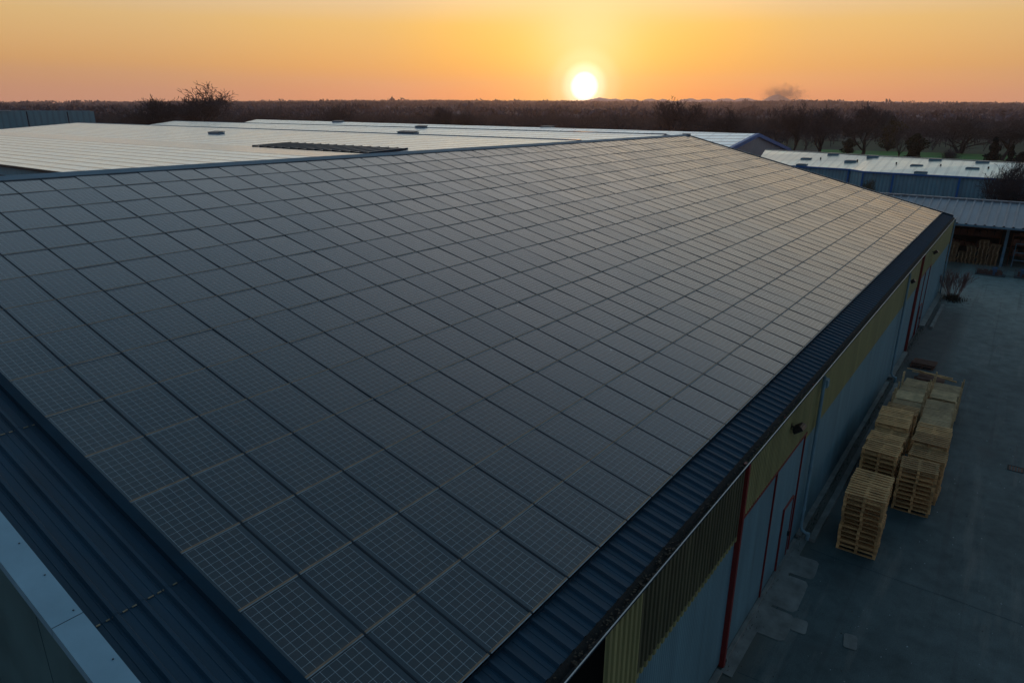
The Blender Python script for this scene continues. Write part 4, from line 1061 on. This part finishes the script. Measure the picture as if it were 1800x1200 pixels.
# canopy surface under the far trees so the hills read as closed woodland
ra = np.geomspace(620, 4620, 70); na = 900; aa = np.linspace(R(-20), R(95), na)
Rg, Ag = np.meshgrid(ra, aa, indexing='ij'); X, Y = Rg*np.cos(Ag), Rg*np.sin(Ag)
Z = terr(X, Y)+6+nrg.random(X.shape)*4.5; Z[0] = terr(X[0], Y[0]); 
V = np.stack([X, Y, Z], -1).reshape(-1, 3); i = np.arange(len(ra)-1)[:, None]*na; j = np.arange(na-1)[None]
Q = np.stack([i+j, i+na+j, i+na+j+1, i+j+1], -1).reshape(-1, 4)
o = np_mesh('wood_canopy', V, Q, M['canopy']); tag(o, 'closed bare treetops of the wooded hills', 'woodland', kind='stuff')
# distant mountains
na = 420; aa = np.linspace(R(8), R(31.5), na); RM = 5150
pk = [(29.4, .30, .9), (28.4, .22, .7), (27.2, .20, .8), (25.6, .24, .5), (24.6, .20, .5), (22.6, .26, .8), (21.4, .24, .6), (20.0, .28, .8), (18.6, .30, .9), (16.35, .62, .8), (14.6, .2, .7), (12.5, .1, 1.)]
e_ = .62+np.zeros(na)
for c_, h_, w_ in pk: e_ = np.maximum(e_, .65+.8*h_*np.exp(-((np.degrees(aa)-c_)/w_)**2))
e_ += .014*np.sin(np.degrees(aa)*9)+.010*np.sin(np.degrees(aa)*23)+.010*np.convolve(nrg.normal(0,1,na),[.3,.4,.3],'same')
V = []; Q = []
for k, (rr_, f_) in enumerate(((RM-250, 0), (RM, 1), (RM+200, .6), (RM+350, 0))):
    V.append(np.stack([rr_*np.cos(aa), rr_*np.sin(aa), np.where(f_ > 0, (HG+RM*np.tan(np.radians(e_)))*f_, -2.)+0*aa], 1))
V = np.concatenate(V); i = np.arange(3)[:, None]*na; j = np.arange(na-1)[None]
Q = np.stack([i+j, i+na+j, i+na+j+1, i+j+1], -1).reshape(-1, 4)
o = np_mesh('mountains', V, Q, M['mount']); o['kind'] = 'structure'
# smoke column on the hills
mt = bpy.data.materials.new('smoke'); mt.use_nodes = True; t = NT(mt); t.n.remove(t.n['Principled BSDF'])
pv_ = t.n.new('ShaderNodeVolumePrincipled'); pv_.inputs['Color'].default_value = (.25, .22, .22, 1); t.l.new(pv_.outputs[0], t.n['Material Output'].inputs['Volume'])
ob = objc(t); n = t.noise(t.mapping(ob, (1, 1, 1.3)), .034, 6, .66)
s3 = t.n.new('ShaderNodeSeparateXYZ'); t.l.new(ob, s3.inputs[0])
# plume leaning left: denser at the foot
ln = t.n.new('ShaderNodeVectorMath'); ln.operation = 'LENGTH'; mp = t.n.new('ShaderNodeMapping'); mp.inputs['Scale'].default_value = (1/150, 1/150, 1/75); t.l.new(ob, mp.inputs[0]); t.l.new(mp.outputs[0], ln.inputs[0])
fall = t.math('SUBTRACT', 1., ln.outputs['Value'])
den = t.math('MULTIPLY', t.math('MAXIMUM', t.math('SUBTRACT', t.math('ADD', n, t.math('MULTIPLY', fall, .34)), .60), 0.), .06)
t.set(pv_.inputs['Density'], den)
d_ = ray(1376, 169); hh_ = math.hypot(d_.x, d_.y); rr_ = 4300
q = MB()
for zc, rad_ in ((0, 150),):
    n1, n2 = 16, 10
    for a in range(n1):
        for c in range(n2):
            f_ = lambda u_, v_: (150*math.sin(math.pi*v_/n2)*math.cos(2*math.pi*u_/n1), 150*math.sin(math.pi*v_/n2)*math.sin(2*math.pi*u_/n1), -75*math.cos(math.pi*v_/n2))
            q.quad(f_(a, c), f_(a+1, c), f_(a+1, c+1), f_(a, c+1))
me = q.mesh('smoke_plume', mt); bm_ = __import__('bmesh').new(); bm_.from_mesh(me); __import__('bmesh').ops.remove_doubles(bm_, verts=bm_.verts, dist=.05); bm_.to_mesh(me); bm_.free()
o = bpy.data.objects.new('smoke_plume', me); col.objects.link(o); o.location = (d_.x/hh_*rr_, d_.y/hh_*rr_, HG+rr_*d_.z/hh_+6)
tag(o, 'dark drifting smoke plume rising on the skyline right of the sun', 'smoke', kind='stuff')
# haze
mt = bpy.data.materials.new('haze'); mt.use_nodes = True; t = NT(mt); t.n.remove(t.n['Principled BSDF'])
pv_ = t.n.new('ShaderNodeVolumePrincipled'); pv_.inputs['Color'].default_value = (.74, .64, .74, 1); pv_.inputs['Density'].default_value = 1.1e-4; pv_.inputs['Anisotropy'].default_value = .55
t.l.new(pv_.outputs[0], t.n['Material Output'].inputs['Volume'])
q = MB(); q.box(-5300, 5600, -5300, 5600, -4, 260)
o = q.build('haze', mt); tag(o, 'thin evening haze over the woods', 'haze', kind='stuff')
